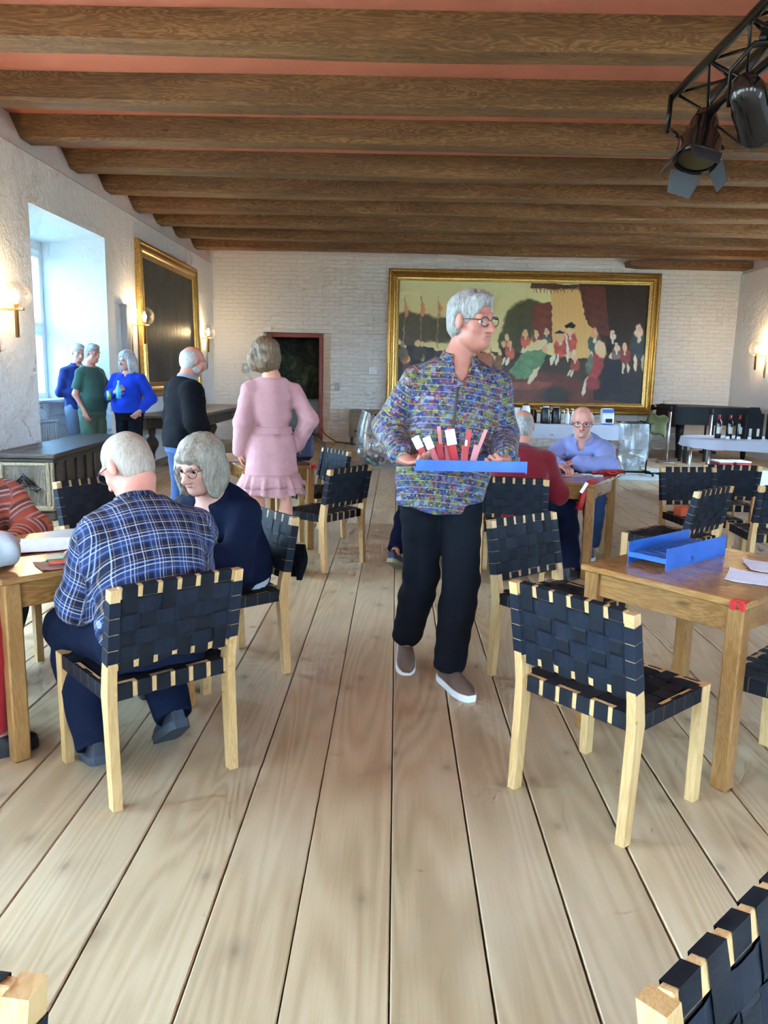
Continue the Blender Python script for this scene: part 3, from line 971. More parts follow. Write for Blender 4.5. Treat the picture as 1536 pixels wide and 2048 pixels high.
class Field:
    def __init__(self, lo, hi, cell):
        self.lo, self.cell = np.array(lo, float), cell
        n = np.ceil((np.array(hi) - self.lo) / cell).astype(int) + 1
        self.ax = [self.lo[i] + cell * np.arange(n[i]) for i in range(3)]
        self.f = np.full(n, 9.0, np.float32)
    def _sl(self, lo, hi):
        s = []
        for i in range(3):
            a = max(0, int(math.floor((lo[i] - self.lo[i]) / self.cell)))
            b = min(len(self.ax[i]), int(math.ceil((hi[i] - self.lo[i]) / self.cell)) + 1)
            if b <= a: return None
            s.append(slice(a, b))
        return tuple(s)
    def _xyz(self, s):
        return (self.ax[0][s[0]][:, None, None], self.ax[1][s[1]][None, :, None], self.ax[2][s[2]][None, None, :])
    def union(self, fn, lo, hi, k=.02, pad=.045):
        s = self._sl(np.array(lo) - pad, np.array(hi) + pad)
        if s is None: return
        d = fn(*self._xyz(s))
        f = self.f[s]
        h = np.clip(k - np.abs(f - d), 0, None) / k
        self.f[s] = np.minimum(f, d) - h * h * k * .25
    def carve(self, fn, lo=None, hi=None, k=.006, pad=.03):
        s = self._sl(np.array(lo) - pad, np.array(hi) + pad) if lo is not None else (slice(None),) * 3
        if s is None: return
        d = -fn(*self._xyz(s))
        f = self.f[s]
        h = np.clip(k - np.abs(f - d), 0, None) / k
        self.f[s] = np.maximum(f, d) + h * h * k * .25
    def ripple(self, amp, seed, fmin=30, fmax=75, stretch=(1, 1, 1)):
        r = np.random.RandomState(seed)
        I, J, K = np.nonzero(np.abs(self.f) < .03)
        x, y, z = self.ax[0][I], self.ax[1][J], self.ax[2][K]
        acc = np.zeros(len(I), np.float32)
        for i in range(4):
            d = unit(r.normal(size=3) * np.array(stretch)) * r.uniform(fmin, fmax)
            e = unit(r.normal(size=3)) * r.uniform(6, 14)
            acc += np.sin(d[0] * x + d[1] * y + d[2] * z + r.uniform(0, 6) + 1.6 * np.sin(e[0] * x + e[1] * y + e[2] * z + r.uniform(0, 6)))
        self.f[I, J, K] += amp * acc / 4
    # primitives
    def cone(self, a, b, r1, r2, k=.02):
        a, b = np.array(a, float), np.array(b, float)
        ba = b - a
        L2 = max(1e-9, float(ba @ ba))
        def fn(x, y, z):
            t = np.clip(((x - a[0]) * ba[0] + (y - a[1]) * ba[1] + (z - a[2]) * ba[2]) / L2, 0, 1)
            return np.sqrt((x - a[0] - ba[0] * t) ** 2 + (y - a[1] - ba[1] * t) ** 2 + (z - a[2] - ba[2] * t) ** 2) - (r1 + (r2 - r1) * t)
        m = max(r1, r2)
        self.union(fn, np.minimum(a, b) - m, np.maximum(a, b) + m, k)
    def ell_fn(self, c, r, R):
        c, r = np.array(c, float), np.array(r, float)
        def fn(x, y, z):
            dx, dy, dz = x - c[0], y - c[1], z - c[2]
            q = [R[i][0] * dx + R[i][1] * dy + R[i][2] * dz for i in range(3)]
            k0 = np.sqrt(sum((q[i] / r[i]) ** 2 for i in range(3)))
            k1 = np.sqrt(sum((q[i] / r[i] ** 2) ** 2 for i in range(3))) + 1e-9
            return k0 * (k0 - 1) / k1
        return fn
    def ell(self, c, r, R=np.eye(3), k=.02):
        m = max(r)
        self.union(self.ell_fn(c, r, R), np.array(c) - m, np.array(c) + m, k)
    def cut_ell(self, c, r, R=np.eye(3), k=.006):
        m = max(r)
        self.carve(self.ell_fn(c, r, R), np.array(c) - m, np.array(c) + m, k)
    def cut_half(self, p, n, k=.004):
        """removes everything on the side n points to"""
        p, n = np.array(p, float), unit(np.array(n, float))
        self.carve(lambda x, y, z: -((x - p[0]) * n[0] + (y - p[1]) * n[1] + (z - p[2]) * n[2]), k=k)
    def loft(self, fn_tuple, k=.03):
        fn, lo, hi = fn_tuple
        self.union(fn, lo, hi, k)
    def mesh(self, name):
        f = self.f
        s = f < 0
        if not s.any(): return None
        c = np.zeros(tuple(n - 1 for n in f.shape), np.uint8)
        sl = lambda o, n: slice(o, n - 1 + o)
        cor = [(i, j, k) for i in (0, 1) for j in (0, 1) for k in (0, 1)]
        N = f.shape
        for i, j, k in cor:
            c += s[sl(i, N[0]), sl(j, N[1]), sl(k, N[2])]
        act = (c > 0) & (c < 8)
        I, J, K = np.nonzero(act)
        idx = np.full(act.shape, -1, np.int32)
        idx[I, J, K] = np.arange(len(I))
        vals = np.stack([f[I + i, J + j, K + k] for i, j, k in cor], 1)
        acc = np.zeros((len(I), 3)); cnt = np.zeros(len(I))
        for a in range(8):
            for ax in range(3):
                b = a + (4, 2, 1)[ax]
                if cor[a][ax] == 1: continue
                va, vb = vals[:, a], vals[:, b]
                m = (va < 0) != (vb < 0)
                t = np.where(m, va / np.where(m, va - vb, 1), 0)
                p = np.tile(np.array(cor[a], float), (len(I), 1))
                p[:, ax] += t
                acc += p * m[:, None]; cnt += m
        P = acc / cnt[:, None] + np.stack([I, J, K], 1)
        P = P * self.cell + self.lo
        quads = []
        def emit(m, offs):
            a, b, cc = np.nonzero(m[0])
            if len(a) == 0: return
            q = np.stack([idx[a + o[0], b + o[1], cc + o[2]] for o in offs], 1)
            flip = m[1][a, b, cc]
            q[flip] = q[flip][:, ::-1]
            quads.append(q[(q >= 0).all(1)])
        d = s[:-1, 1:-1, 1:-1] != s[1:, 1:-1, 1:-1]
        emit((d, ~s[:-1, 1:-1, 1:-1]), [(0, 0, 0), (0, 1, 0), (0, 1, 1), (0, 0, 1)])
        d = s[1:-1, :-1, 1:-1] != s[1:-1, 1:, 1:-1]
        emit((d, s[1:-1, :-1, 1:-1]), [(0, 0, 0), (1, 0, 0), (1, 0, 1), (0, 0, 1)])
        d = s[1:-1, 1:-1, :-1] != s[1:-1, 1:-1, 1:]
        emit((d, ~s[1:-1, 1:-1, :-1]), [(0, 0, 0), (1, 0, 0), (1, 1, 0), (0, 1, 0)])
        Q = np.concatenate(quads).astype(np.int32)
        me = bpy.data.meshes.new(name)
        me.vertices.add(len(P)); me.vertices.foreach_set('co', P.astype(np.float32).ravel())
        me.loops.add(Q.size); me.loops.foreach_set('vertex_index', Q.ravel())
        me.polygons.add(len(Q)); me.polygons.foreach_set('loop_start', np.arange(0, Q.size, 4, dtype=np.int32))
        me.update(calc_edges=True)
        me.shade_smooth()
        return me

def cr_dense(st, n=48):
    """stations (t, w, d, fwd) -> dense smooth table"""
    st = sorted(st)
    T = np.array([s[0] for s in st]); A = np.array([s[1:] for s in st])
    tt = np.linspace(T[0], T[-1], n)
    out = []
    for t in tt:
        i = min(len(T) - 2, max(0, int(np.searchsorted(T, t) - 1)))
        u = (t - T[i]) / (T[i + 1] - T[i])
        u2 = u * u * (3 - 2 * u) * .6 + u * .4
        out.append(A[i] * (1 - u2) + A[i + 1] * u2)
    return tt, np.array(out)

MALE = [(-.30, .11, .095, 0), (-.05, .162, .114, 0), (.12, .160, .112, .0), (.35, .152, .108, .004), (.62, .168, .116, .006), (.82, .170, .100, 0), (.94, .12, .078, -.006), (1.04, .060, .058, -.008)]
FEM = [(-.30, .12, .10, 0), (-.06, .172, .118, -.006), (.12, .160, .108, 0), (.36, .128, .096, 0), (.62, .146, .120, .016), (.80, .148, .092, .004), (.93, .10, .070, -.006), (1.04, .050, .050, -.008)]

class Person:
    def __init__(self, name, label, loc, rz, J, cell=.009, skin=(215, 160, 135), fem=False, sc=1.0, belly=0.0, bow=0.0, group=None, cat='person'):
        self.J = {k: (np.array(v, float) if isinstance(v, (tuple, list)) else v) for k, v in J.items()}
        self.cell, self.fem, self.sc, self.belly, self.bow = cell, fem, sc, belly, bow
        self.root = thing(name, label, cat, loc, rz, group)
        J = self.J
        self.skin = skin_mat(srgb(*skin))
        mid = (J['shL'] + J['shR']) / 2                    # sloping, slightly narrower shoulders
        dn = unit(J['neck'] - J['pel'])
        for q in 'LR':
            J['sh' + q] = mid + (J['sh' + q] - mid) * .90 - dn * .035
        # torso frame
        lat = unit((J['shR'] - J['shL']) * .6 + (J['hipR'] - J['hipL']) * .4)
        ax = J['neck'] - J['pel']
        self.up = unit(ax); self.L = float(np.linalg.norm(ax))
        self.fw = unit(np.cross(self.up, lat)); self.lat = np.cross(self.fw, self.up)
        # head frame
        y, p, r = (math.radians(J.get(k, 0)) for k in ('hyaw', 'hpitch', 'hroll'))
        M = (Matrix.Rotation(y, 3, 'Z') @ Matrix.Rotation(p, 3, 'X') @ Matrix.Rotation(r, 3, 'Y'))
        self.HR = np.array(M).T                        # rows: right, forward, up
        self.hc = J['head']
        self.hs = J.get('hs', 1.0)
    def H(self, x, y, z): return self.hc + self.hs * (self.HR[0] * x + self.HR[1] * y + self.HR[2] * z)
    def stations(self, off, lo, hi, extra=None):
        st = FEM if self.fem else MALE
        out = []
        tt, tab = cr_dense(st)
        for t in np.linspace(lo, hi, 30):
            tq = max(t, -.22)
            w, d, f = (np.interp(tq, tt, tab[:, i]) for i in range(3))
            if t < -.06:
                w = max(w, .155 if not self.fem else .165); d = max(d, .11)
            b = self.belly * math.exp(-((t - .22) / .22) ** 2)
            d += b * .55; f += b * .55; w += b * .35
            w, d, f = w * self.sc + off, d * self.sc + off, f * self.sc
            if extra:
                e = extra(t); w += e[0]; d += e[1]; f += (e[2] if len(e) > 2 else 0)
            out.append((t, w, d, f))
        return np.array(out)
    def centre(self, t):
        return self.J['pel'] + self.up * (t * self.L) - self.fw * (self.bow * 4 * np.clip(t, 0, 1) * (1 - np.clip(t, 0, 1)))
    def torso(self, off=0.0, lo=-.25, hi=1.04, extra=None, p=2.2):
        S = self.stations(off, lo, hi, extra)
        pel, up, L, fw, lat, bow = self.J['pel'], self.up, self.L, self.fw, self.lat, self.bow
        def fn(x, y, z):
            dx, dy, dz = x - pel[0], y - pel[1], z - pel[2]
            t = (dx * up[0] + dy * up[1] + dz * up[2]) / L
            a = dx * lat[0] + dy * lat[1] + dz * lat[2]
            b = dx * fw[0] + dy * fw[1] + dz * fw[2]
            tc = np.clip(t, 0, 1)
            b = b + bow * 4 * tc * (1 - tc)
            w = np.interp(t, S[:, 0], S[:, 1]); d = np.interp(t, S[:, 0], S[:, 2]); f = np.interp(t, S[:, 0], S[:, 3])
            q = (np.abs(a / w) ** p + np.abs((b - f) / d) ** p) ** (1 / p)
            r = (q - 1) * np.minimum(w, d) * .92
            return np.maximum(r, np.maximum(lo - t, t - hi) * L)
        pts = np.array([self.centre(t) + s1 * lat * S[:, 1].max() + s2 * fw * (S[:, 2].max() + .05) for t in (lo, .5, hi) for s1 in (-1, 1) for s2 in (-1, 1)])
        return fn, pts.min(0), pts.max(0)
    def surf(self, t, ang, off=0.0):
        """a point on the torso surface: ang 0 = front, 90 = person's right"""
        S = self.stations(off, -.5, 1.04)
        w, d, f = (np.interp(t, S[:, 0], S[:, i]) for i in (1, 2, 3))
        a = math.radians(ang)
        return self.centre(t) + self.lat * (w * math.sin(a)) + self.fw * (f + d * math.cos(a))
    def bounds(self, pad=.12):
        P = np.array([v for k, v in self.J.items() if isinstance(v, np.ndarray)])
        P = np.vstack([P, [self.hc + (0, 0, .02)]])
        lo, hi = P.min(0) - pad, P.max(0) + pad
        lo[2] = max(lo[2], -.02)
        return lo - (.06, .06, 0), hi + (.06, .06, .06)
    def arms(self, F, off, full=1.0, r=(.056, .050, .046, .040, .029), k=.03):
        J, s = self.J, self.sc
        for q in 'LR':
            sh, el, wr = J['sh' + q], J['el' + q], J['wr' + q]
            F.cone(J['neck'] - self.up * .045, sh, .050 * s + off * .7, r[0] * s * .92 + off * .8, k)
            if full >= .5:
                F.cone(sh, el, r[0] * s + off, r[2] * s + off, k)
                u = (full - .5) / .5
                e = el + (wr - el) * u
                F.cone(el, e, r[2] * s + off, (r[2] + (r[4] - r[2]) * u) * s + off, k)
            else:
                u = full / .5
                F.cone(sh, sh + (el - sh) * u, r[0] * s + off, (r[0] + .006) * s + off, k)
    def legs(self, F, off, full=1.0, r=(.082, .056, .050, .034), k=.03, flare=0.0):
        J, s = self.J, self.sc
        for q in 'LR':
            h, kn, an = J['hip' + q], J['kn' + q], J['an' + q]
            F.cone(h, kn, r[0] * s + off, r[1] * s + off, k)
            e = kn + (an - kn) * full
            m = kn + (an - kn) * .3
            F.cone(kn, m, r[1] * s + off, r[2] * s * 1.08 + off, k)
            F.cone(m, e, r[2] * s * 1.08 + off, r[3] * s + off + flare, k)
    def hand(self, F, q):
        J, s = self.J, self.sc * J_get(self.J, 'hand_s', 1.0)
        wr = J['wr' + q]
        d = unit(J.get('hd' + q, wr - J['el' + q]))
        n = J.get('hn' + q, None)                       # palm normal
        n = np.array([0, 0, -1.0]) if n is None else n
        n = unit(n - d * (n @ d))
        a = np.cross(n, d) * (1 if q == 'R' else -1)       # towards the thumb
        curl = J.get('cu' + q, .5)
        R = np.array([a, d, n])
        F.cone(wr - d * .02, wr + d * .03, .027 * s, .026 * s, .015)
        F.ell(wr + d * .052 * s, (.041 * s, .050 * s, .0155 * s), R, .012)
        for i, (o, ln) in enumerate(((.030, .072), (.010, .080), (-.011, .075), (-.030, .060))):
            b = wr + d * (.088 * s) + a * (o * s)
            c1 = curl * .9
            d1 = d * math.cos(c1) + n * math.sin(c1) + a * (o * .8)
            m = b + unit(d1) * ln * .5 * s
            c2 = curl * 2.1
            d2 = d * math.cos(c2) + n * math.sin(c2) + a * (o * .4)
            e = m + unit(d2) * ln * .5 * s
            F.cone(b - d * .015, m, .0100 * s, .0092 * s, .005)
            F.cone(m, e, .0092 * s, .0080 * s, .004)
        t0 = wr + d * .022 * s + a * .030 * s
        t1 = t0 + unit(a * .75 + d * .75 + n * .30) * .042 * s
        t2 = t1 + unit(a * .20 + d * .9 + n * (.3 + .5 * curl)) * .032 * s
        F.cone(t0, t1, .0125 * s, .0112 * s, .010)
        F.cone(t1, t2, .0108 * s, .0088 * s, .004)
    def grow_head(self, F):
        H, s, R = self.H, self.hs, self.HR
        J = self.J
        E = lambda c, r, k=.02: F.ell(H(*c), tuple(q * s for q in r), R, k)
        C = lambda a, b, r1, r2, k=.012: F.cone(H(*a), H(*b), r1 * s, r2 * s, k)
        E((0, -.016, .036), (.0745, .095, .082), .02)
        E((0, .024, -.028), (.057, .068, .083), .03)
        jaw = .9 if self.fem else 1.0
        E((0, .050, -.090), (.039 * jaw, .034, .027), .035)
        for q in (-1, 1):
            E((q * .038, .052, -.024), (.022, .022, .022), .02)          # cheek
            E((q * .043, .010, -.066), (.017 * jaw, .036, .022), .03)         # jaw angle
        C((-.036, .078, .023), (.036, .078, .023), .0145, .0145, .014)     # brow
        C((0, .086, .012), (0, .110, -.030), .0095, .0145, .010)         # nose
        for q in (-1, 1):
            C((q * .010, .100, -.034), (q * .013, .090, -.034), .0095, .0090, .006)
            # ear: rim and lobe
            E((q * .077, -.006, .000), (.009, .020, .033), .006)
        C((-.017, .083, -.060), (.017, .083, -.060), .0085, .0085, .008)  # lips
        for q in (-1, 1):
            F.cut_ell(H(q * .031, .095, .003), (.018 * s, .015 * s, .0115 * s), R, .010)
        F.cut_ell(H(0, .100, -.0605), (.024 * s, .010 * s, .0028 * s), R, .003)
        nb = J['neck']
        F.cone(H(0, -.034, -.066), nb + self.up * .0, (.047 if self.fem else .054) * s, (.054 if self.fem else .063) * s, .018)
        F.cone(nb, nb - self.up * .05, .062 * s, .09 * s, .03)
    def body(self, feet=True, sl=1.0):
        lo, hi = self.bounds()
        F = Field(lo, hi, self.cell)
        F.loft(self.torso(-.016 * self.sc, -.22, 1.02), .03)
        self.arms(F, -.008, 1.0)
        self.legs(F, -.006)
        J = self.J
        for q in 'LR':
            if feet:
                F.cone(J['an' + q], J['an' + q] * .35 + J['to' + q] * .65, .032 * self.sc, .022, .02)
            self.hand(F, q)
        self.grow_head(F)
        me = F.mesh('body')
        o = link('body', me, self.skin, self.root)
        # eyes, brows, lips
        H, s = self.H, self.hs
        Mh = Matrix([list(self.HR[0]), list(self.HR[1]), list(self.HR[2])]).transposed().to_4x4()
        for q in (-1, 1):
            e = MB().ball((0, 0, 0), .0125 * s, 12, 8).build('eye', M_EYE, self.root)
            e.matrix_local = Matrix.Translation(Vector(H(q * .031, .0700, .003))) @ Mh
            b = MB().tube([H(q * .014, .0905, .0265), H(q * .030, .0925, .0275), H(q * .046, .084, .0195)], [.0028 * s, .0042 * s, .002 * s], 6)
            b.build('eyebrow', self.brow, self.root)
        MB().tube([H(-.021, .084, -.0605), H(-.008, .0925, -.0585), (H(.008, .0925, -.0585)), H(.021, .084, -.0605)], [.002 * s, .0042 * s, .0042 * s, .002 * s], 6).build('lips', M_LIP, self.root)
        return o
    brow = None
    def hair(self, style, mat, seed=1, amp=.004):
        H, s, R = self.H, self.hs, self.HR
        lo, hi = self.hc - .24 * s, self.hc + .20 * s
        lo = lo - (0, 0, .08)
        F = Field(lo, hi, min(self.cell, .007))
        E = lambda c, r, k=.02: F.ell(H(*c), tuple(q * s for q in r), R, k)
        X = lambda c, r, k=.01: F.cut_ell(H(*c), tuple(q * s for q in r), R, k)
        u = self.HR[2]; f = self.HR[1]
        if style == 'short':
            E((0, -.018, .042), (.083, .104, .088)); E((0, -.045, -.01), (.078, .068, .080))
            E((0, .045, .095), (.058, .040, .026), .03)
            X((0, .118, -.022), (.085, .088, .098)); X((0, .02, -.095), (.11, .075, .065))
            for q in (-1, 1): X((q * .085, -.002, -.004), (.022, .026, .036))
            F.cut_half(H(0, -.05, -.085), -u)
        elif style == 'cropped':
            E((0, -.017, .037), (.0770, .0975, .0840)); E((0, -.045, -.01), (.070, .0605, .074))
            X((0, .125, -.010), (.085, .090, .105)); X((0, .02, -.095), (.11, .075, .065))
            for q in (-1, 1): X((q * .085, -.002, -.004), (.022, .026, .036))
            F.cut_half(H(0, -.05, -.075), -u)
        elif style == 'fringe':                          # bald crown, hair round the sides and back
            E((0, -.020, .024), (.083, .102, .080)); E((0, -.045, -.015), (.080, .068, .076))
            X((0, .07, .05), (.12, .115, .12)); X((0, -.01, .125), (.062, .082, .075)); X((0, .02, -.10), (.11, .075, .065))
            for q in (-1, 1): X((q * .088, .000, -.006), (.022, .024, .036))
            F.cut_half(H(0, -.05, -.080), -u)
        elif style == 'bob':
            E((0, -.020, .043), (.091, .110, .088)); E((0, -.045, -.035), (.097, .080, .100)); E((0, -.03, -.085), (.094, .072, .060))
            for q in (-1, 1): E((q * .076, .028, -.045), (.024, .046, .092), .03)
            X((0, .115, -.055), (.066, .105, .100), .012)
            X((0, .02, -.17), (.07, .07, .09), .02)
            E((0, .070, .062), (.056, .030, .022), .02)
            F.cut_half(H(0, 0, -.142), -u + f * .15)
        elif style == 'waved':                           # shoulder length
            E((0, -.020, .045), (.094, .112, .090)); E((0, -.05, -.03), (.105, .090, .10)); E((0, -.055, -.12), (.115, .075, .085))
            for q in (-1, 1): E((q * .085, .015, -.07), (.034, .050, .105), .03)
            X((0, .112, -.045), (.064, .105, .105), .012)
            X((0, .045, -.17), (.07, .07, .11), .02)
            F.cut_half(H(0, 0, -.19), -u)
        elif style == 'loose':                            # chin length, swinging
            E((0, -.020, .046), (.092, .110, .090)); E((0, -.040, -.02), (.100, .092, .092)); E((0, -.03, -.075), (.095, .080, .060))
            for q in (-1, 1): E((q * .078, .035, -.035), (.034, .046, .080), .03)
            X((0, .115, -.045), (.060, .100, .100), .012)
            F.cut_half(H(0, 0, -.125), -u)
        elif style == 'beard':
            E((0, .046, -.084), (.0415, .0415, .034))
            for q in (-1, 1): E((q * .046, .012, -.066), (.0225, .040, .034), .03)
            X((0, .105, -.052), (.028, .03, .016)); X((0, .10, -.005), (.075, .05, .042)); X((0, -.03, -.10), (.06, .05, .06))
        if style != 'beard': F.ripple(amp * s, seed, 70, 170, (1, 1, .22)); F.ripple(amp * .7 * s, seed + 40, 190, 330, (1, 1, .2))
        else: F.ripple(.002, seed, 80, 160)
        me = F.mesh('hair')
        if me: link('beard' if style == 'beard' else 'hair', me, mat, self.root)
    def glasses(self, mat, w=.050, lens=True):
        H, s = self.H, self.hs
        g = MB()
        for q in (-1, 1):
            ring = [H(q * .032 + .0255 * math.cos(a), .098 - .004 * abs(math.cos(a)), .002 + .0195 * math.sin(a)) for a in [2 * math.pi * i / 14 for i in range(14)]]
            g.tube(ring, .0020 * s, 5, close=True)
            g.tube([H(q * .057, .092, .010), H(q * .076, .060, .012), H(q * .079, .0, .010), H(q * .078, -.016, .0)], .0020 * s, 5)
        g.tube([H(-.008, .101, .006), H(0, .104, .009), H(.008, .101, .006)], .0018 * s, 5)
        o = g.build('glasses', mat, self.root)
        if lens:
            for q in (-1, 1):
                m = MB()
                m.add([H(q * .032, .0985, .002)] + [H(q * .032 + .0245 * math.cos(a), .0975 - .004 * abs(math.cos(a)), .002 + .0185 * math.sin(a)) for a in [2 * math.pi * i / 14 for i in range(14)]],
                      [(0, 1 + i, 1 + (i + 1) % 14) for i in range(14)], True)
                m.build('lens', M_LENS, o)
    def top(self, mat, off=.014, hem=-.10, full=.97, neck=.99, name='shirt', ripple=.004, seed=3, cut=None, extra=None, sleeve=(.054, .051, .049, .043, .035), kk=.03, neck_tilt=.25, open_v=None, uv=None):
        lo, hi = self.bounds()
        lo[2] = max(lo[2], min(self.centre(hem)[2], self.J['wrL'][2], self.J['wrR'][2]) - .10)
        hi[2] = self.J['neck'][2] + .08
        F = Field(lo, hi, self.cell)
        F.loft(self.torso(off, hem, 1.02, extra), .03)
        sleeve = tuple(q * .90 for q in sleeve)
        self.arms(F, off * .8, full, sleeve, kk)
        if ripple: F.ripple(ripple, seed)
        c = self.centre(neck)
        c = c + self.up * .012
        nn = unit(self.up + self.fw * neck_tilt)
        def nf(x, y, z):
            return np.maximum(-((x - c[0]) * nn[0] + (y - c[1]) * nn[1] + (z - c[2]) * nn[2]), np.sqrt((x - c[0]) ** 2 + (y - c[1]) ** 2 + (z - c[2]) ** 2) - .17)
        F.carve(nf, c - .18, c + .18, .004)
        if open_v is not None:                           # an open neck
            F.cut_ell(self.centre(.97) + self.fw * (.095 * self.sc), (.045 * open_v, .07, .10 * open_v), np.array([self.lat, self.fw, self.up]))
        for q in ('LR' if full < .5 else ''):
            el, wr = self.J['el' + q], self.J['wr' + q]
            if full >= .5:
                u = (full - .5) / .5
                p = el + (wr - el) * u
                d = unit(wr - el)
            else:
                p = self.J['sh' + q] + (el - self.J['sh' + q]) * (full / .5)
                d = unit(el - self.J['sh' + q])
            R = np.array([np.cross(d, unit(np.cross(d, [.3, .5, .8]))), unit(np.cross(d, [.3, .5, .8])), d])
            F.cut_ell(p + d * .055, (.075, .075, .055), R, .003)
        if cut: cut(F)
        me = F.mesh(name)
        if uv: self.cloth_uv(me, uv)
        return link(name, me, mat, self.root)
    def cloth_uv(self, me, seam, shear=.3):
        n = len(me.vertices)
        co = np.empty(n * 3, np.float32); me.vertices.foreach_get('co', co)
        P = co.reshape(-1, 3).astype(float)
        J = self.J
        d = P - J['pel']
        t = d @ self.up; a = d @ self.lat; b = (d @ self.fw) * (1 if seam == 'back' else -1)
        U = np.stack([np.where(b > 0, a, a * 1.6), t - shear * b, np.zeros(n)], 1)
        best = self.torso(.02)[0](P[:, 0], P[:, 1], P[:, 2])
        for q in 'LR':
            acc = 0.0
            for s0, s1 in (('sh', 'el'), ('el', 'wr')):
                A, B = J[s0 + q], J[s1 + q]
                v = B - A; L = np.linalg.norm(v); v = v / L
                r = P - A
                s = np.clip(r @ v, 0 if s0 == 'el' else -.02, L)
                rad = r - s[:, None] * v
                dist = np.linalg.norm(rad, axis=1) - .055
                e1 = unit(np.cross(v, [.2, -.9, .3])); e2 = np.cross(v, e1)
                ang = np.arctan2(rad @ e1, rad @ e2)
                m = dist < best
                raw = r @ v
                U[m] = np.stack([ang * .062 + (.4 if q == 'L' else .8), -(acc + raw), np.zeros(n)], 1)[m]
                best = np.minimum(best, dist)
                acc += L
        at = me.attributes.new('cloth_uv', 'FLOAT_VECTOR', 'POINT')
        at.data.foreach_set('vector', U.astype(np.float32).ravel())
    def trousers(self, mat, off=.012, full=.93, waist=.16, ripple=.004, seed=5, r=(.086, .064, .060, .052), flare=.004, name='trousers', waist_off=0.0):
        lo, hi = self.bounds()
        hi[2] = self.centre(waist)[2] + .14
        F = Field(lo, hi, self.cell)
        F.loft(self.torso(off - .004 + waist_off, -.24, waist), .03)
        self.legs(F, off, full, r, .03, flare)
        if ripple: F.ripple(ripple, seed)
        for q in 'LR':
            kn, an = self.J['kn' + q], self.J['an' + q]
            d = unit(an - kn)
            p = kn + (an - kn) * full
            R = np.array([np.cross(d, unit(np.cross(d, [.3, .5, .8]))), unit(np.cross(d, [.3, .5, .8])), d])
            F.cut_ell(p + d * .075, (.10, .10, .065), R, .003)
        return link(name, F.mesh(name), mat, self.root)
    def shoe(self, q, mat, sole_mat, L=.285, W=1.0, name='shoe', laces=None, boot=0.0):
        """built around the ankle and toe joints; the sole follows the heel-to-toe line"""
        an, to = self.J['an' + q], self.J['to' + q]
        up0 = unit(self.J['kn' + q] - an)
        d = to - an
        upv = V(0, 0, 1) if abs(to[2] - .03) < .05 and an[2] < .13 else unit(up0 * .7 + V(0, 0, .3))
        d = unit(d + upv * (.075 if upv[2] == 1 else .06))
        if upv[2] == 1: d = unit(d * V(1, 1, 0))
        right = unit(np.cross(d, upv)); upv = np.cross(right, d)
        o = an - d * .075 - upv * (an[2] if upv[2] > .999 else .088)
        o = o + upv * (.026 if upv[2] > .999 else .018)
        M = Matrix([list(right), list(d), list(upv)]).transposed().to_4x4(); M.translation = Vector(o)
        st = [(0, .022, .055 + boot), (.06, .031, .078 + boot), (.2, .035, .092 + boot), (.36, .037, .088 + boot * .4), (.5, .041, .066), (.68, .046, .052), (.84, .042, .042), (.95, .030, .034), (1.0, .012, .022)]
        T_ = np.array(st)
        st = [(0.0, .018, .050 + boot)] + [(t, float(np.interp(t, T_[:, 0], T_[:, 1])), float(np.interp(t, T_[:, 0], T_[:, 2]))) for t in np.linspace(.02, .97, 20)] + [(1.0, .014, .020)]
        wid = np.array([w for _, w, _ in st]); hh_ = np.array([h for _, _, h in st])
        for _ in range(2):
            wid[1:-1] = (wid[:-2] + 2 * wid[1:-1] + wid[2:]) / 4; hh_[1:-1] = (hh_[:-2] + 2 * hh_[1:-1] + hh_[2:]) / 4
        st = [(t, float(w), float(h)) for (t, _, _), w, h in zip(st, wid, hh_)]
        P = []
        for t, w, h in st:
            row = []
            for k in range(11):
                a = math.pi * k / 10
                x = w * W * math.cos(a); zz = h * math.sin(a) ** .8
                if t < .4 and h > .075: x *= (1 - .30 * math.sin(a))
                row.append((x, t * L, zz))
            P.append(row)
        mb = MB().grid(P, M=M)
        mb.add([P[0][k] for k in range(11)], [tuple(range(11))], M=M)
        mb.add([P[-1][k] for k in range(11)], [tuple(range(11))], M=M)
        sh = mb.build(name, mat, self.root)
        so = MB()
        out = [((w + .004) * W, t * L) for t, w, h in st] 
        ol = [(x, y) for x, y in out] + [(-x, y) for x, y in reversed(out)]
        ol = [(x, y * 1.02 - .003) for x, y in ol]
        so.prism(ol, -.026, .006, 'z', M)
        so.build('sole', sole_mat, sh)
        if laces is not None:
            lc = MB()
            for i in range(4):
                t = .33 + i * .07
                hh = np.interp(t, [s[0] for s in st], [s[2] for s in st])
                lc.tube([(-.02, t * L, hh * .93), (0, t * L + .006, hh * 1.04), (.02, t * L, hh * .93)], .0035, 5, M)
            lc.build('laces', laces, sh)
        return sh
    def collar(self, mat, r=.072, h=.045, open_a=35, name='collar', drop=.012, flare=.012, point=.02):
        """folded shirt collar standing round the neck, open at the front"""
        J = self.J
        c = J['neck'] + self.up * (-drop) + self.fw * .004
        mb = MB()
        n = 22
        inner, top, outer = [], [], []
        for i in range(n + 1):
            a = math.radians(open_a + (360 - 2 * open_a) * i / n)
            dv = self.fw * math.cos(a) + self.lat * math.sin(a)
            back = (1 - math.cos(a)) / 2
            hh = h * (.75 + .35 * back)
            e = math.exp(-min(i, n - i) / 2.2)
            inner.append(c + dv * (r * (1.0 if True else 1)))
            top.append(c + dv * (r * .97) + self.up * hh)
            outer.append(c + dv * (r + flare) + self.up * (hh * .15 - point * 1.6 * e) + self.fw * (point * .8 * e))
        mid = [(t * .5 + o * .5) + (self.up * .004) for t, o in zip(top, outer)]
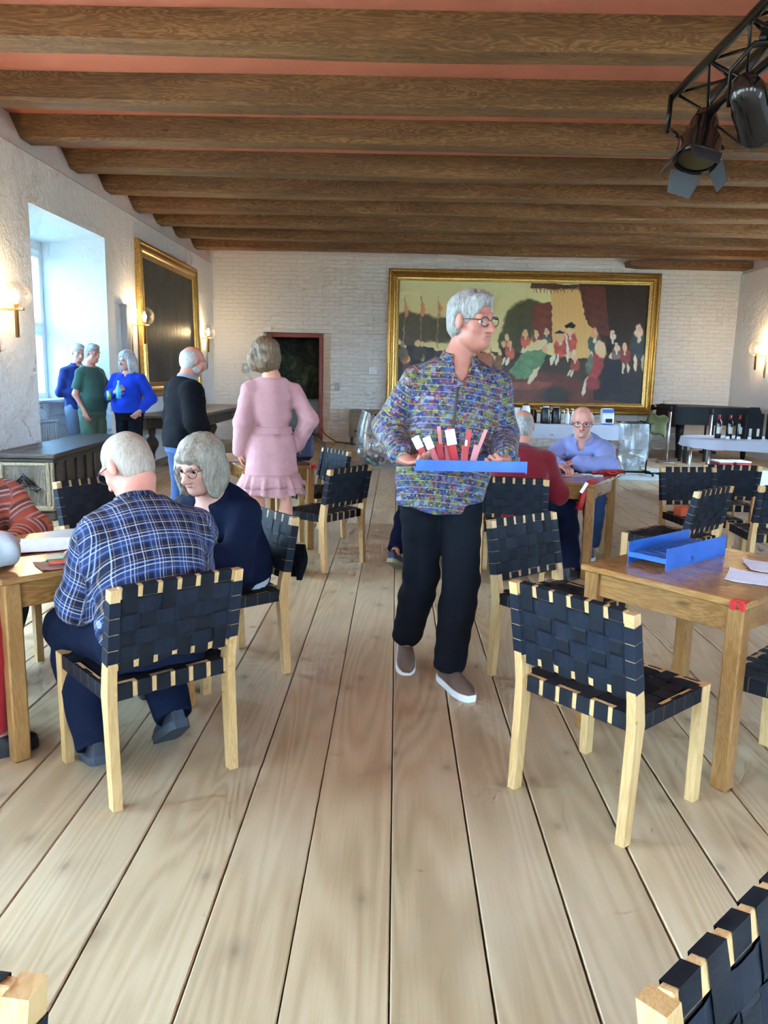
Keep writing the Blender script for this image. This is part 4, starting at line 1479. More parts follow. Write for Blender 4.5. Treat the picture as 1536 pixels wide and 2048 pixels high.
        mb.grid([[tuple(inner[i]), tuple(top[i]), tuple(top[i] + (outer[i] - top[i]) * .12 + self.up * .004), tuple(mid[i]), tuple(outer[i])] for i in range(n + 1)])
        ob = mb.build(name, mat, self.root)
        self.cloth_uv(ob.data, 'back')
        sm = ob.modifiers.new('thick', 'SOLIDIFY'); sm.thickness = .003
        return ob

def J_get(J, k, d): return J[k] if k in J else d

def skin_mat(col):
    t = NT('skin')
    col = (col[0] * .84, col[1] * .76, col[2] * .72)
    v = t.co('Object')
    f = t.noise(v, 22, 4, .6)
    a = tuple(c * .90 for c in col); b = (min(1, col[0] * 1.03), col[1] * .97, col[2] * .95)
    t.color(t.ramp(f, [(.3, a), (.7, b)]))
    t.set(Roughness=.5, Specular_IOR_Level=.4)
    t.bump(t.noise(v, 140, 3), .05, .003)
    return t.m
def hair_mat(name, dark, light):
    t = NT(name)
    dark, light = tuple(c * .62 for c in dark), tuple(c * .74 for c in light)
    v = t.co('Object', (1, 1, .22))
    f = t.noise(v, 150, 4, .6, .3)
    g = t.noise(t.co('Object'), 14, 3, .5)
    c = t.ramp(t.math('ADD', t.math('MULTIPLY', f, .65), t.math('MULTIPLY', g, .35)), [(.34, dark), (.64, light)])
    t.color(c)
    t.set(Roughness=.5, Specular_IOR_Level=.45)
    t.bump(f, .55, .006)
    return t.m
def cloth(name, col, rough=.85, sheen=.15, n=.12, scale=40, bump=.15):
    t = NT(name)
    v = t.co('Object')
    col = tuple(c * .74 for c in col)
    f = t.noise(v, scale, 4, .6); g = t.noise(v, 6, 3, .5)
    a = tuple(c * (1 - n) for c in col); b = tuple(min(1, c * (1 + n)) for c in col)
    t.color(t.ramp(t.math('ADD', t.math('MULTIPLY', f, .5), t.math('MULTIPLY', g, .5)), [(.3, a), (.7, b)]))
    dark = max(col) < .05
    if dark: sheen = 0.0
    t.set(Roughness=rough, Specular_IOR_Level=.08 if dark else .22, Sheen_Weight=sheen, Sheen_Roughness=.5)
    t.bump(t.math('ADD', f, t.math('MULTIPLY', t.noise(v, 11, 4, .55, .8), 1.4)), bump, .012)
    return t.m
M_LENS = clear_mat('spectacle_lens', (.97, .97, .98), .01, .07)
M_LIP = plain('lips', (.42, .17, .14), .5)
M_EYE = NT('eye')
_v = M_EYE.co('Object')
_s = M_EYE.node('ShaderNodeSeparateXYZ'); M_EYE.l.new(_v, _s.inputs[0])
M_EYE.color(M_EYE.ramp(M_EYE.math('MULTIPLY', _s.outputs['Y'], 80.0), [(.72, (.78, .75, .72)), (.80, (.10, .13, .15)), (.93, (.01, .01, .01))]))
M_EYE.set(Roughness=.15)
M_EYE = M_EYE.m
M_BROWG = plain('grey_brow', (.30, .26, .23), .8)
M_BROWB = plain('brown_brow', (.14, .085, .05), .8)
Person.brow = M_BROWG
# ------------------------------------------------------------------ clothes patterns
def cloth_vec(t):
    return t.node('ShaderNodeAttribute', attribute_name='cloth_uv').outputs['Vector']
def plaid_mat():
    t = NT('navy_plaid_flannel')
    v = cloth_vec(t)
    sp = t.node('ShaderNodeSeparateXYZ'); t.l.new(v, sp.inputs[0])
    wob = t.math('MULTIPLY', t.math('SUBTRACT', t.noise(t.co('Object'), 5, 2), .5), .012)
    def bands(src, period, stops):
        f = t.math('FRACT', t.math('DIVIDE', t.math('ADD', src, wob), period))
        return t.ramp(f, stops, 'CONSTANT')
    base = (.006, .009, .028)
    k0, k1, k2 = (0, 0, 0), (.35, .35, .35), (1, 1, 1)
    blue = [(0, k0), (.40, k2), (.62, k0), (.72, k2), (.82, k0)]
    white = [(0, k0), (.10, k2), (.14, k0), (.46, k1), (.50, k0), (.63, k2), (.67, k0), (.76, k2), (.79, k0)]
    tan = [(0, k0), (.20, k2), (.23, k0), (.86, k2), (.89, k0)]
    xs, zs = sp.outputs['X'], sp.outputs['Y']
    c = base
    for src, per, w in ((zs, .105, 1.0), (xs, .092, .9)):
        c = t.mix(t.math('MULTIPLY', bands(src, per, blue), .34 * w), c, (.026, .062, .21))
    for src, per, w in ((zs, .105, 1.0), (xs, .092, .9)):
        c = t.mix(t.math('MULTIPLY', bands(src, per, tan), .40 * w), c, (.30, .19, .11))
    for src, per, w in ((zs, .105, 1.0), (xs, .092, .9)):
        c = t.mix(t.math('MULTIPLY', bands(src, per, white), .50 * w), c, (.46, .47, .51))
    t.color(c)
    t.set(Roughness=.85, Specular_IOR_Level=.2)
    t.bump(t.noise(t.co('Object'), 16, 3, .6, .8), .35, .02)
    return t.m
def mosaic_mat():
    t = NT('multicoloured_patchwork_print')
    mp = t.node('ShaderNodeMapping'); mp.inputs['Scale'].default_value = (1, 1.0, 1)
    t.l.new(cloth_vec(t), mp.inputs[0])
    v = mp.outputs[0]
    vo = t.node('ShaderNodeTexVoronoi', distance='CHEBYCHEV', voronoi_dimensions='2D')
    vo.inputs['Scale'].default_value = 52
    vo.inputs['Randomness'].default_value = .5
    t.l.new(v, vo.inputs['Vector'])
    sp = t.node('ShaderNodeSeparateColor'); t.l.new(vo.outputs['Color'], sp.inputs[0])
    pal = [(0, srgb(52, 66, 140)), (.13, srgb(104, 82, 136)), (.25, srgb(150, 150, 84)), (.35, srgb(150, 66, 84)), (.45, srgb(78, 112, 172)), (.56, srgb(140, 116, 168)),
           (.66, srgb(72, 92, 100)), (.75, srgb(160, 170, 196)), (.82, srgb(112, 112, 70)), (.90, srgb(58, 56, 104))]
    c = t.ramp(sp.outputs[0], pal, 'CONSTANT')
    v2 = t.node('ShaderNodeTexVoronoi', distance='CHEBYCHEV', voronoi_dimensions='2D'); v2.inputs['Scale'].default_value = 135; v2.inputs['Randomness'].default_value = .3
    t.l.new(v, v2.inputs['Vector'])
    s2 = t.node('ShaderNodeSeparateColor'); t.l.new(v2.outputs['Color'], s2.inputs[0])
    c2 = t.ramp(s2.outputs[1], [(0, srgb(34, 38, 62)), (.30, srgb(206, 204, 170)), (.42, srgb(90, 116, 190)), (.6, srgb(166, 160, 92))], 'CONSTANT')
    msk = t.math('MULTIPLY', t.math('GREATER_THAN', s2.outputs[0], .66), .7)
    c = t.mix(msk, c, c2)
    c = t.mix(1.0, c, (.50, .47, .46), 'MULTIPLY')           # whole print darkened, shade put into the colour against the frontal light
    # thin pale rows between the little houses
    q = t.node('ShaderNodeSeparateXYZ'); t.l.new(v, q.inputs[0])
    row = t.math('LESS_THAN', t.math('FRACT', t.math('MULTIPLY', q.outputs['Y'], 34.0)), .10)
    c = t.mix(t.math('MULTIPLY', row, .45), c, srgb(176, 176, 120))
    t.color(c)
    t.set(Roughness=.7, Specular_IOR_Level=.3)
    t.bump(t.noise(t.co('Object'), 14, 3, .6, .8), .4, .02)
    return t.m
def stripe_mat():
    t = NT('rust_striped_knit')
    v = t.co('Object')
    sp = t.node('ShaderNodeSeparateXYZ'); t.l.new(cloth_vec(t), sp.inputs[0])
    f = t.math('FRACT', t.math('DIVIDE', t.math('ADD', sp.outputs['Y'], t.math('MULTIPLY', t.noise(v, 9, 2), .012)), .155))
    c = t.ramp(f, [(0, srgb(185, 90, 70)), (.16, srgb(150, 105, 100)), (.22, srgb(200, 165, 155)), (.27, srgb(150, 85, 80)), (.36, srgb(215, 190, 180)), (.41, srgb(120, 75, 75)), (.52, srgb(195, 110, 80)),
                   (.66, srgb(165, 75, 65)), (.76, srgb(205, 170, 160)), (.82, srgb(140, 80, 75)), (.92, srgb(190, 150, 145))], 'CONSTANT')
    t.color(c)
    t.set(Roughness=.9, Specular_IOR_Level=.15)
    t.bump(t.noise(v, 90, 3), .3, .006)
    return t.m

M_DARKTR = cloth('black_trousers', (.008, .009, .013))
M_JEANS = cloth('blue_jeans', srgb(52, 82, 130), n=.25, scale=60)
M_DKJEANS = cloth('dark_denim', srgb(20, 27, 48), n=.25, scale=60)
M_BLACKSHOE = plain('black_shoe_leather', (.012, .012, .014), .35)
M_RUBBER = plain('black_rubber', (.02, .02, .022), .7)
M_WHITESOLE = plain('white_sole', (.72, .72, .70), .6)
M_BROWNSHOE = plain('brown_suede', srgb(98, 76, 62), .85, noise=.12, nscale=60)
M_TANSOLE = plain('greenish_grey_sole', srgb(140, 138, 115), .8, noise=.12)
M_GREYHAIR = hair_mat('silver_grey_hair', (.24, .225, .20), (.62, .60, .56))
M_WHITEHAIR = hair_mat('white_hair', (.42, .41, .39), (.80, .79, .77))
M_ASHBLOND = hair_mat('ash_blond_hair', (.19, .155, .11), (.50, .435, .335))
M_LTBROWN = hair_mat('light_brown_hair', (.075, .042, .02), (.29, .185, .095))
M_FRAME = plain('dark_spectacle_frame', (.03, .022, .018), .3)
M_STEEL = plain('steel', (.62, .62, .62), .3, 1.0)

def stand(h=1.75, **kw):
    k = h / 1.75
    J = dict(pel=(0, 0, .96 * k), neck=(0, -.01, 1.47 * k), head=(0, .022, 1.632 * k), shL=(-.185, -.01, 1.415 * k), shR=(.185, -.01, 1.415 * k),
             elL=(-.235, -.03, 1.13 * k), elR=(.235, -.03, 1.13 * k), wrL=(-.235, .06, .89 * k), wrR=(.235, .06, .89 * k),
             hipL=(-.085, 0, .90 * k), hipR=(.085, 0, .90 * k), knL=(-.095, .02, .49 * k), knR=(.095, .02, .49 * k),
             anL=(-.10, -.02, .09), anR=(.10, -.02, .09), toL=(-.13, .16, .03), toR=(.13, .16, .03))
    J.update(kw)
    return J
def sit(**kw):
    J = dict(pel=(0, -.07, .535), neck=(0, .04, 1.00), head=(0, .09, 1.155), shL=(-.185, .02, .945), shR=(.185, .02, .945),
             elL=(-.24, .10, .68), elR=(.24, .10, .68), wrL=(-.10, .36, .765), wrR=(.10, .36, .765),
             hipL=(-.09, -.03, .515), hipR=(.09, -.03, .515), knL=(-.13, .39, .50), knR=(.13, .39, .50),
             anL=(-.13, .36, .09), anR=(.13, .36, .09), toL=(-.15, .53, .03), toR=(.15, .53, .03))
    J.update(kw)
    return J
def head_of(f): return math.atan2(-f[0], f[1])

# ------------------------------------------------------------------ the man walking with the tray
P = Person('person', 'grey haired man in a colourful patterned shirt walking with a blue tray', (.20, 3.62, 0), math.radians(188), dict(
    pel=(-.02, .0, .985), neck=(-.075, .035, 1.545), head=(-.118, .075, 1.715), hyaw=37, hpitch=-4, hroll=3, hs=1.07,
    shR=(.135, .03, 1.475), shL=(-.270, .035, 1.465), elR=(.232, -.03, 1.235), elL=(-.300, .02, 1.20), wrR=(.205, .215, 1.115), wrL=(-.245, .275, 1.120),
    hipR=(.075, -.01, .945), hipL=(-.110, .015, .945), knR=(.060, -.02, .520), knL=(-.105, .115, .525),
    anR=(.085, -.255, .135), anL=(-.075, .065, .09), toR=(.105, -.115, .035), toL=(-.125, .235, .03),
    hdR=(-.55, .62, -.10), hnR=(.1, .1, 1.0), cuR=.55, hdL=(.35, .62, -.15), hnL=(.75, -.1, .55), cuL=.75),
    cell=.0065, skin=(194, 134, 116), sc=1.0, belly=.05)
P.body()
P.hair('short', hair_mat('iron_grey_hair', (.17, .15, .13), (.54, .52, .48)), 4, .005)
P.glasses(M_FRAME)
M_PRINT = mosaic_mat()
P.top(M_PRINT, .020, -.22, .93, .985, 'patterned_shirt', .007, 11, sleeve=(.066, .064, .064, .056, .042), open_v=.75, uv='back',
      extra=lambda t: (.010 + (.018 if t < .2 else 0), .012 + (.014 if t < .2 else 0)))
P.collar(M_PRINT, .078, .050, 32, 'shirt_collar', .015, .020, .034)
P.trousers(M_DARKTR, .014, .95, .16, .005, 8, (.092, .070, .066, .058), .006)
pk = MB()
pts = [P.surf(t, 4, .040) for t in np.linspace(-.20, .80, 12)]
pk.tube(pts, .006, 5)
pk.build('placket', plain('dark_placket', (.05, .035, .05), .8), P.root)
for q in 'LR':
    P.shoe(q, M_BROWNSHOE, M_WHITESOLE, .30, 1.05, laces=plain('dark_laces', (.05, .04, .035), .8))

# ------------------------------------------------------------------ plaid shirt man
P = Person('person', 'man in a navy plaid shirt seated with his back to the camera', (-.905, 2.715, 0), head_of((-.68, .73)), sit(
    pel=(0, -.085, .535), neck=(.02, .085, .985), head=(.035, .185, 1.110), hyaw=20, hpitch=-32, hs=1.05,
    shL=(-.165, .045, .905), shR=(.240, .040, .905), elL=(-.180, .135, .640), elR=(.305, .20, .660), wrL=(-.075, .365, .765), wrR=(.10, .40, .765),
    knL=(-.145, .355, .480), knR=(.150, .355, .490), anL=(-.170, .085, .135), toL=(-.135, .215, .035), anR=(.110, .030, .185), toR=(.125, .125, .045),
    hdL=(.3, .9, 0), hdR=(-.4, .9, 0)), cell=.0068, skin=(222, 160, 140), sc=1.0, belly=.04, bow=.055)
P.body()
P.hair('cropped', hair_mat('thin_sandy_grey_hair', (.40, .29, .21), (.58, .47, .37)), 5, .0015)
P.glasses(M_FRAME, lens=False)
M_PLAID = plaid_mat()
P.top(M_PLAID, .022, -.02, .95, .985, 'plaid_shirt', .007, 12, sleeve=(.072, .070, .068, .060, .046), extra=lambda t: (.012, .012), kk=.05, uv='front')
P.collar(M_PLAID, .074, .045, 40, 'shirt_collar', .012, .018, .015)
P.trousers(M_DKJEANS, .014, 1.04, .14, .006, 9, (.094, .074, .066, .058))
for q in 'LR': P.shoe(q, plain('dark_walking_shoe', srgb(38, 42, 52), .7, noise=.2, nscale=50), plain('charcoal_sole', srgb(48, 54, 64), .8), .30, 1.08, boot=.02, laces=M_RUBBER)

# ------------------------------------------------------------------ woman in the navy cardigan
P = Person('person', 'woman with a grey blond bob and glasses in a navy cardigan', (-.835, 3.685, 0), head_of((-.76, -.65)), sit(
    pel=(-.01, -.06, .545), neck=(-.135, .125, .930), head=(-.180, .200, 1.060), hyaw=24, hpitch=-18, hs=1.07,
    shL=(-.285, .030, .865), shR=(.030, .150, .865), elL=(-.350, .120, .610), elR=(.10, .28, .64), wrL=(-.190, .390, .765), wrR=(-.04, .44, .765),
    knL=(-.12, .37, .50), knR=(.12, .37, .50), anL=(-.10, .30, .09), toL=(-.10, .46, .03), hdL=(.3, .9, 0), hdR=(-.4, .9, 0)), cell=.0070, skin=(222, 172, 155), fem=True, sc=1.0, bow=.04)
P.body()
P.hair('bob', M_ASHBLOND, 6, .004)
P.glasses(plain('thin_brown_frame', (.10, .05, .035), .3))
P.top(cloth('white_cotton', (.74, .75, .80)), .008, -.22, .40, .96, 'white_top', .002, 3, open_v=.8)
P.top(cloth('navy_knit', (.006, .010, .030), sheen=.1), .022, -.08, .93, .975, 'navy_cardigan', .006, 13, sleeve=(.064, .060, .060, .052, .040), extra=lambda t: (.010, .008),
      cut=lambda F: F.cut_ell(P.centre(.62) + P.fw * .19, (.062, .13, .30), np.array([P.lat, P.fw, P.up]), .01))
P.trousers(M_DARKTR, .010, .93, .10, .004, 9)
for q in 'LR': P.shoe(q, M_BLACKSHOE, M_RUBBER, .25, .92)

# ------------------------------------------------------------------ woman in the pink dress
P = Person('person', 'woman in a pink ruffled dress standing with her back to the camera', (-.92, 5.72, 0), math.radians(20), stand(1.70,
    neck=(.0, -.01, 1.440), head=(-.050, .025, 1.592), hyaw=38, hpitch=-4, shL=(-.180, -.02, 1.385), shR=(.185, .0, 1.375),
    elL=(-.215, -.05, 1.115), elR=(.275, -.045, 1.13), wrL=(-.225, .05, .905), wrR=(.205, .06, .935), knR=(.10, -.04, .48), anR=(.13, -.22, .14), toR=(.13, -.08, .04),
    hdL=(.02, .25, -1), hnL=(1, 0, 0)), cell=.0078, skin=(222, 165, 140), fem=True, sc=.86)
P.brow = M_BROWB
P.body()
P.hair('loose', M_LTBROWN, 8, .006)
M_PINK = cloth('dusty_pink_crepe', srgb(210, 156, 158), n=.06, scale=30, bump=.25)
def skirt(t):
    if t > .34: return (.020, .016)
    if t > .18: return (.002, .002)
    u = min(1, (.18 - t) / .9)
    return (.012 + .050 * u, .016 + .050 * u)
P.top(M_PINK, .014, -.66, .985, .975, 'pink_dress', .006, 14, sleeve=(.060, .068, .072, .078, .062), extra=skirt, neck_tilt=-.1)
bl = MB()
bl.grid([[tuple(P.surf(t, a, .030)) for t in (.20, .215, .285, .30)] for a in range(0, 360, 12)], closed_u=True)
b_ = bl.build('waist_belt', M_PINK, P.root)
b_.modifiers.new('thick', 'SOLIDIFY').thickness = .006
rr = random.Random(2)
for z0, z1, e0, e1 in ((.735, .640, .060, .098), (.675, .585, .066, .112)):
    rows = []
    n = 120
    for i in range(n):
        a = 2 * math.pi * i / n
        fold = .012 * math.sin(a * 17 + 1.3 * math.sin(a * 3)) + .006 * math.sin(a * 29 + 1)
        row = []
        for u in (0, .35, .7, 1):
            e = e0 + (e1 - e0) * u + fold * u
            row.append((-.004 + (.150 + e) * math.sin(a), -.004 + (.098 + e) * math.cos(a), z0 + (z1 - z0) * u + .008 * math.sin(a * 5 + z0 * 40) * u))
        rows.append(row)
    f_ = MB().grid(rows, closed_u=True).build('skirt_ruffle', M_PINK, P.root)
    f_.modifiers.new('thick', 'SOLIDIFY').thickness = .004
for q in 'LR': P.shoe(q, plain('beige_pump', srgb(190, 150, 125), .5), M_RUBBER, .245, .9)

# ------------------------------------------------------------------ bald man in the black sweater
P = Person('person', 'bald bearded man in a black sweater and jeans standing sideways', (-1.80, 6.50, 0), head_of((.80, .60)), stand(1.66,
    neck=(0, .05, 1.405), head=(.0, .115, 1.548), hpitch=-14, shL=(-.20, .02, 1.345), shR=(.20, .02, 1.345), elL=(-.255, .02, 1.07), elR=(.265, .0, 1.07), wrL=(-.22, .16, .88), wrR=(.225, .13, .86)),
    cell=.009, skin=(214, 158, 138), sc=1.0, belly=.06)
P.body()
P.hair('fringe', M_WHITEHAIR, 3, .001)
P.hair('beard', M_WHITEHAIR, 3)
P.top(cloth('black_wool', (.0075, .0085, .012)), .024, -.16, .97, .97, 'black_sweater', .007, 15, sleeve=(.076, .072, .070, .062, .046), extra=lambda t: (.014, .014))
P.collar(cloth('checked_shirt_collar', srgb(150, 165, 190)), .074, .040, 25, 'shirt_collar', .004, .014)
P.trousers(M_JEANS, .014, .95, .1, .006, 4)
for q in 'LR': P.shoe(q, M_BLACKSHOE, M_RUBBER)

# ------------------------------------------------------------------ three people by the window
P = Person('person', 'woman with wavy grey hair in a bright blue sweater holding a bottle', (-3.52, 10.22, 0), math.radians(172), stand(1.71,
    head=(0, .03, 1.588), hyaw=-22, hpitch=-10, elR=(.275, .03, 1.115), wrR=(.055, .225, 1.19), elL=(-.300, -.03, 1.10), wrL=(-.195, .085, .95),
    hdR=(-.75, .30, .40), hnR=(-.35, -.6, .2), cuR=1.0, hdL=(.45, .25, -.6), hnL=(.7, -.4, 0)), cell=.009, skin=(216, 170, 152), fem=True, sc=1.02, belly=.06)
P.body()
P.hair('waved', hair_mat('wavy_grey_hair', (.30, .32, .32), (.72, .75, .76)), 9, .006)
P.top(cloth('cobalt_blue_knit', srgb(12, 62, 205), n=.08), .020, -.06, .86, .965, 'blue_sweater', .006, 16, sleeve=(.066, .064, .062, .056, .044), extra=lambda t: (.012, .012), open_v=.5)
P.trousers(M_DARKTR, .012, .95, .10, .004, 4)
for q in 'LR': P.shoe(q, M_BLACKSHOE, M_RUBBER, .25)
P = Person('person', 'grey haired man in a green T-shirt holding a can by the window', (-4.0, 10.20, 0), head_of((.93, -.36)), stand(1.795,
    head=(0, .045, 1.665), hpitch=-8, hyaw=-6, elR=(.235, -.05, 1.145), wrR=(.215, .065, .93), elL=(-.23, .07, 1.16), wrL=(-.12, .33, 1.13), hdR=(0, .4, -.9), hnR=(-1, 0, 0), hdL=(.2, .9, .0), hnL=(.8, .3, .0), cuL=1.0),
    cell=.009, skin=(214, 150, 130), sc=.98, belly=.06)
P.body()
P.hair('short', M_GREYHAIR, 7, .002)
P.glasses(M_STEEL, lens=False)
P.top(cloth('bottle_green_cotton', srgb(58, 92, 80), n=.08), .018, -.14, .36, .98, 'green_t_shirt', .006, 17, extra=lambda t: (.014, .016))
P.trousers(cloth('olive_green_cotton', srgb(92, 118, 98)), .018, .95, .10, .007, 4, (.098, .078, .07, .06))
for q in 'LR': P.shoe(q, M_BLACKSHOE, M_RUBBER)
P = Person('person', 'white haired man in a dark blue shirt standing deepest in the window niche', (-4.27, 10.42, 0), head_of((.80, -.60)), stand(1.80,
    head=(0, .05, 1.672), hpitch=-12, hyaw=-10, elR=(.225, -.05, 1.15), wrR=(.02, .19, 1.13), elL=(-.225, -.03, 1.15), wrL=(-.02, .20, 1.16), hdR=(-.9, .2, 0), hdL=(.9, .2, 0)),
    cell=.0095, skin=(220, 165, 150))
P.body()
P.hair('short', M_WHITEHAIR, 7, .002)
P.glasses(M_STEEL, lens=False)
M_DKBLUE = cloth('dark_blue_cotton', srgb(32, 48, 120), n=.1)
P.top(M_DKBLUE, .018, -.10, .9, .985, 'blue_shirt', .006, 18)
P.collar(M_DKBLUE)
P.trousers(cloth('grey_chinos', srgb(130, 148, 175)), .012, .95, .12, .004, 4)
for q in 'LR': P.shoe(q, M_BLACKSHOE, M_RUBBER)

# ------------------------------------------------------------------ the two men at the middle table
P = Person('person', 'man in a dark red sweater seated with his back to the camera', (.89, 5.64, 0), head_of((.22, .975)), sit(
    neck=(.01, .03, .975), head=(.02, .095, 1.120), hpitch=-8, hyaw=-8, shL=(-.205, .0, .905), shR=(.205, .03, .905), elL=(-.27, .12, .64), elR=(.29, .16, .63), wrL=(-.08, .36, .77), wrR=(.16, .40, .77),
    knR=(.36, .33, .49), anR=(.42, .10, .10), toR=(.50, .25, .03), knL=(-.14, .38, .50)), cell=.0085, skin=(222, 165, 142), sc=1.10, belly=.05, bow=.04)
P.body()
P.hair('fringe', M_GREYHAIR, 3, .003)
P.top(cloth('dark_red_wool', srgb(128, 16, 32), n=.1), .022, -.18, .95, .975, 'red_sweater', .007, 19, sleeve=(.074, .070, .066, .06, .046), extra=lambda t: (.012, .012), kk=.04)
P.collar(cloth('grey_collar', srgb(95, 90, 105)), .072, .032, 40, 'shirt_collar', .010, .010, .0)
P.trousers(M_DKJEANS, .014, 1.02, .1, .006, 9)
for q in 'LR': P.shoe(q, M_BLACKSHOE, M_RUBBER, boot=.02)
P = Person('person', 'bald man with glasses in a lavender shirt leaning on the table', (1.66, 6.80, 0), head_of((-.40, -.917)), sit(
    neck=(.0, .155, .975), head=(.0, .240, 1.118), hpitch=-10, hyaw=10, hs=1.08, shL=(-.200, .115, .905), shR=(.200, .115, .905), elL=(-.255, .36, .775), elR=(.255, .36, .775), wrL=(-.01, .500, .795), wrR=(.085, .62, .775),
    hdL=(.9, .15, 0), hdR=(-.6, .6, 0), knL=(-.17, .40, .50), anL=(-.16, .36, .09), toL=(-.18, .53, .03)), cell=.008, skin=(224, 168, 152), sc=1.08, belly=.05, bow=.03)
P.body()
P.hair('fringe', M_WHITEHAIR, 3, .001)
P.hair('beard', M_WHITEHAIR, 4)
P.glasses(M_FRAME, lens=False)
M_LAV = cloth('lavender_cotton', srgb(150, 158, 212), n=.06)
P.top(M_LAV, .020, -.14, .95, .985, 'lavender_shirt', .007, 20, sleeve=(.070, .068, .066, .058, .046), extra=lambda t: (.012, .012), open_v=.5)
P.collar(M_LAV, .076, .046, 30, 'shirt_collar', .012, .018, .026)
P.trousers(M_JEANS, .014, .92, .1, .006, 9)
for q in 'LR': P.shoe(q, plain('dark_sneaker', (.03, .03, .04), .6), M_WHITESOLE)

# ------------------------------------------------------------------ sitter hidden behind the walking man
P = Person('person', 'seated person in dark jeans mostly hidden behind the walking man', (.34, 5.86, 0), head_of((.08, 1)), sit(
    knL=(-.245, .22, .47), anL=(-.315, -.150, .150), toL=(-.275, -.065, .040), knR=(.10, .30, .47), anR=(.075, .0, .10), toR=(.075, .16, .03)), cell=.0095, skin=(215, 160, 140), sc=.95)
P.body()
P.hair('short', M_GREYHAIR, 7, .002)
P.top(cloth('navy_jersey', (.01, .015, .05)), .018, -.1, .95, .98, 'navy_jersey', .005, 21)
P.trousers(M_DKJEANS, .012, .92, .1, .005, 9)
for q in 'LR': P.shoe(q, plain('dark_blue_sneaker', (.02, .03, .06), .7), M_TANSOLE, .29)

# ------------------------------------------------------------------ two people cut by the picture edge
P = Person('person', 'white haired woman in a rust striped sweater at the picture edge', (-2.10, 3.72, 0), head_of((.714, -.70)), sit(
    pel=(0, -.06, .535), neck=(.02, .10, .925), head=(.03, .18, 1.060), hyaw=-62, hpitch=-18, shL=(-.18, .06, .865), shR=(.18, .08, .865), elL=(-.255, .16, .665), wrL=(-.08, .30, .62), elR=(.24, .12, .66), wrR=(.06, .30, .62),
    knL=(-.06, .38, .49), anL=(-.02, .30, .10), toL=(-.03, .46, .03)), cell=.0085, skin=(220, 165, 150), fem=True, sc=1.1, belly=.05, bow=.03)
P.body()
P.hair('bob', M_WHITEHAIR, 7, .003)
P.glasses(M_FRAME, lens=False)
P.top(stripe_mat(), .022, -.14, .95, .975, 'striped_sweater', .006, 22, sleeve=(.070, .066, .064, .056, .046), extra=lambda t: (.012, .014), uv='back')
P.trousers(M_DARKTR, .014, .92, .1, .006, 9)
for q in 'LR': P.shoe(q, M_BLACKSHOE, M_RUBBER, .27, boot=.06, laces=M_IRON)
P = Person('person', 'person in a grey cardigan and red trousers, only the sleeve showing', (-1.965, 2.60, 0), head_of((.70, .714)), sit(
    neck=(.0, .20, .985), head=(0, .27, 1.13), shL=(-.185, .17, .92), shR=(.185, .19, .92), elR=(.215, .490, .800), wrR=(-.02, .50, .785), elL=(-.26, .32, .74), wrL=(-.05, .52, .775),
    hdR=(-.9, .2, 0), hdL=(.9, .2, 0), knR=(.215, .42, .50), anR=(.22, .40, .09), toR=(.24, .56, .03)), cell=.0095, skin=(220, 170, 155), fem=True, sc=1.05)
P.body()
P.hair('bob', M_GREYHAIR, 7, .003)
P.top(cloth('pale_grey_knit', srgb(205, 210, 214), n=.05), .022, -.1, .95, .975, 'grey_cardigan', .014, 23)
P.trousers(cloth('red_trousers', srgb(180, 25, 40)), .014, .92, .1, .006, 9)
for q in 'LR': P.shoe(q, M_BLACKSHOE, M_RUBBER, .25)
# ------------------------------------------------------------------ tray carried by the walking man and what stands in it
tray((.318, 3.335, 1.078), math.radians(2), 'blue metal tray carried by the walking man', .47, .165, .046, .012)
rr = random.Random(9)
M_BADGE = plain('white_badge_card', (.82, .83, .86), .45)
M_REDPL = plain('red_plastic_strap', (.46, .018, .022), .4)
M_PINKPL = plain('pale_red_strap', (.62, .20, .20), .45)
spec = [(-.175, .02, -28, 'w', 'at the outer end'), (-.135, -.02, -24, 'w', 'beside the outermost card'), (-.085, .03, -4, 'r', 'standing upright with a gold mark'), (-.055, .0, -12, 'w2', 'tall one in the middle'),
        (-.025, -.03, 3, 'r', 'dark one behind the middle'), (.015, .02, 14, 'p', 'leaning pale one toward the free side'), (-.11, .05, -14, 'r2', 'thin one at the back')]
for i, (dx, dy, an, k, wh) in enumerate(spec):
    t = thing('name_badge', 'red badge strap with card in the carried tray, ' + wh, 'badge', (.318 + dx, 3.335 + dy, 1.094), 0, 'badges in the carried tray', rot=(math.radians(rr.uniform(-8, 8)), math.radians(an), rr.uniform(-.2, .2)))
    hgt = .10 if k in 'w' else .15
    MB().box((0, 0, .045), (.030, .006, .09), None, .002).build('strap', M_PINKPL if k == 'p' else M_REDPL, t)
    if k == 'w': MB().box((.0, -.004, .105), (.034, .003, .055), None, .001).build('card', M_BADGE, t)
    elif k == 'w2': MB().box((.0, -.004, .125), (.042, .003, .068), None, .001).build('card', M_BADGE, t)
    elif k == 'r':
        MB().box((0, 0, .115), (.022, .006, .09), rotM(y=.06), .002).build('strap_end', M_REDPL, t)
        MB().box((0, -.005, .10), (.010, .002, .026)).build('mark', plain('gold_mark', (.75, .58, .25), .4), t)
    else: MB().box((0, 0, .12), (.016, .005, .09), rotM(y=.1), .001).build('strap_end', M_PINKPL, t)

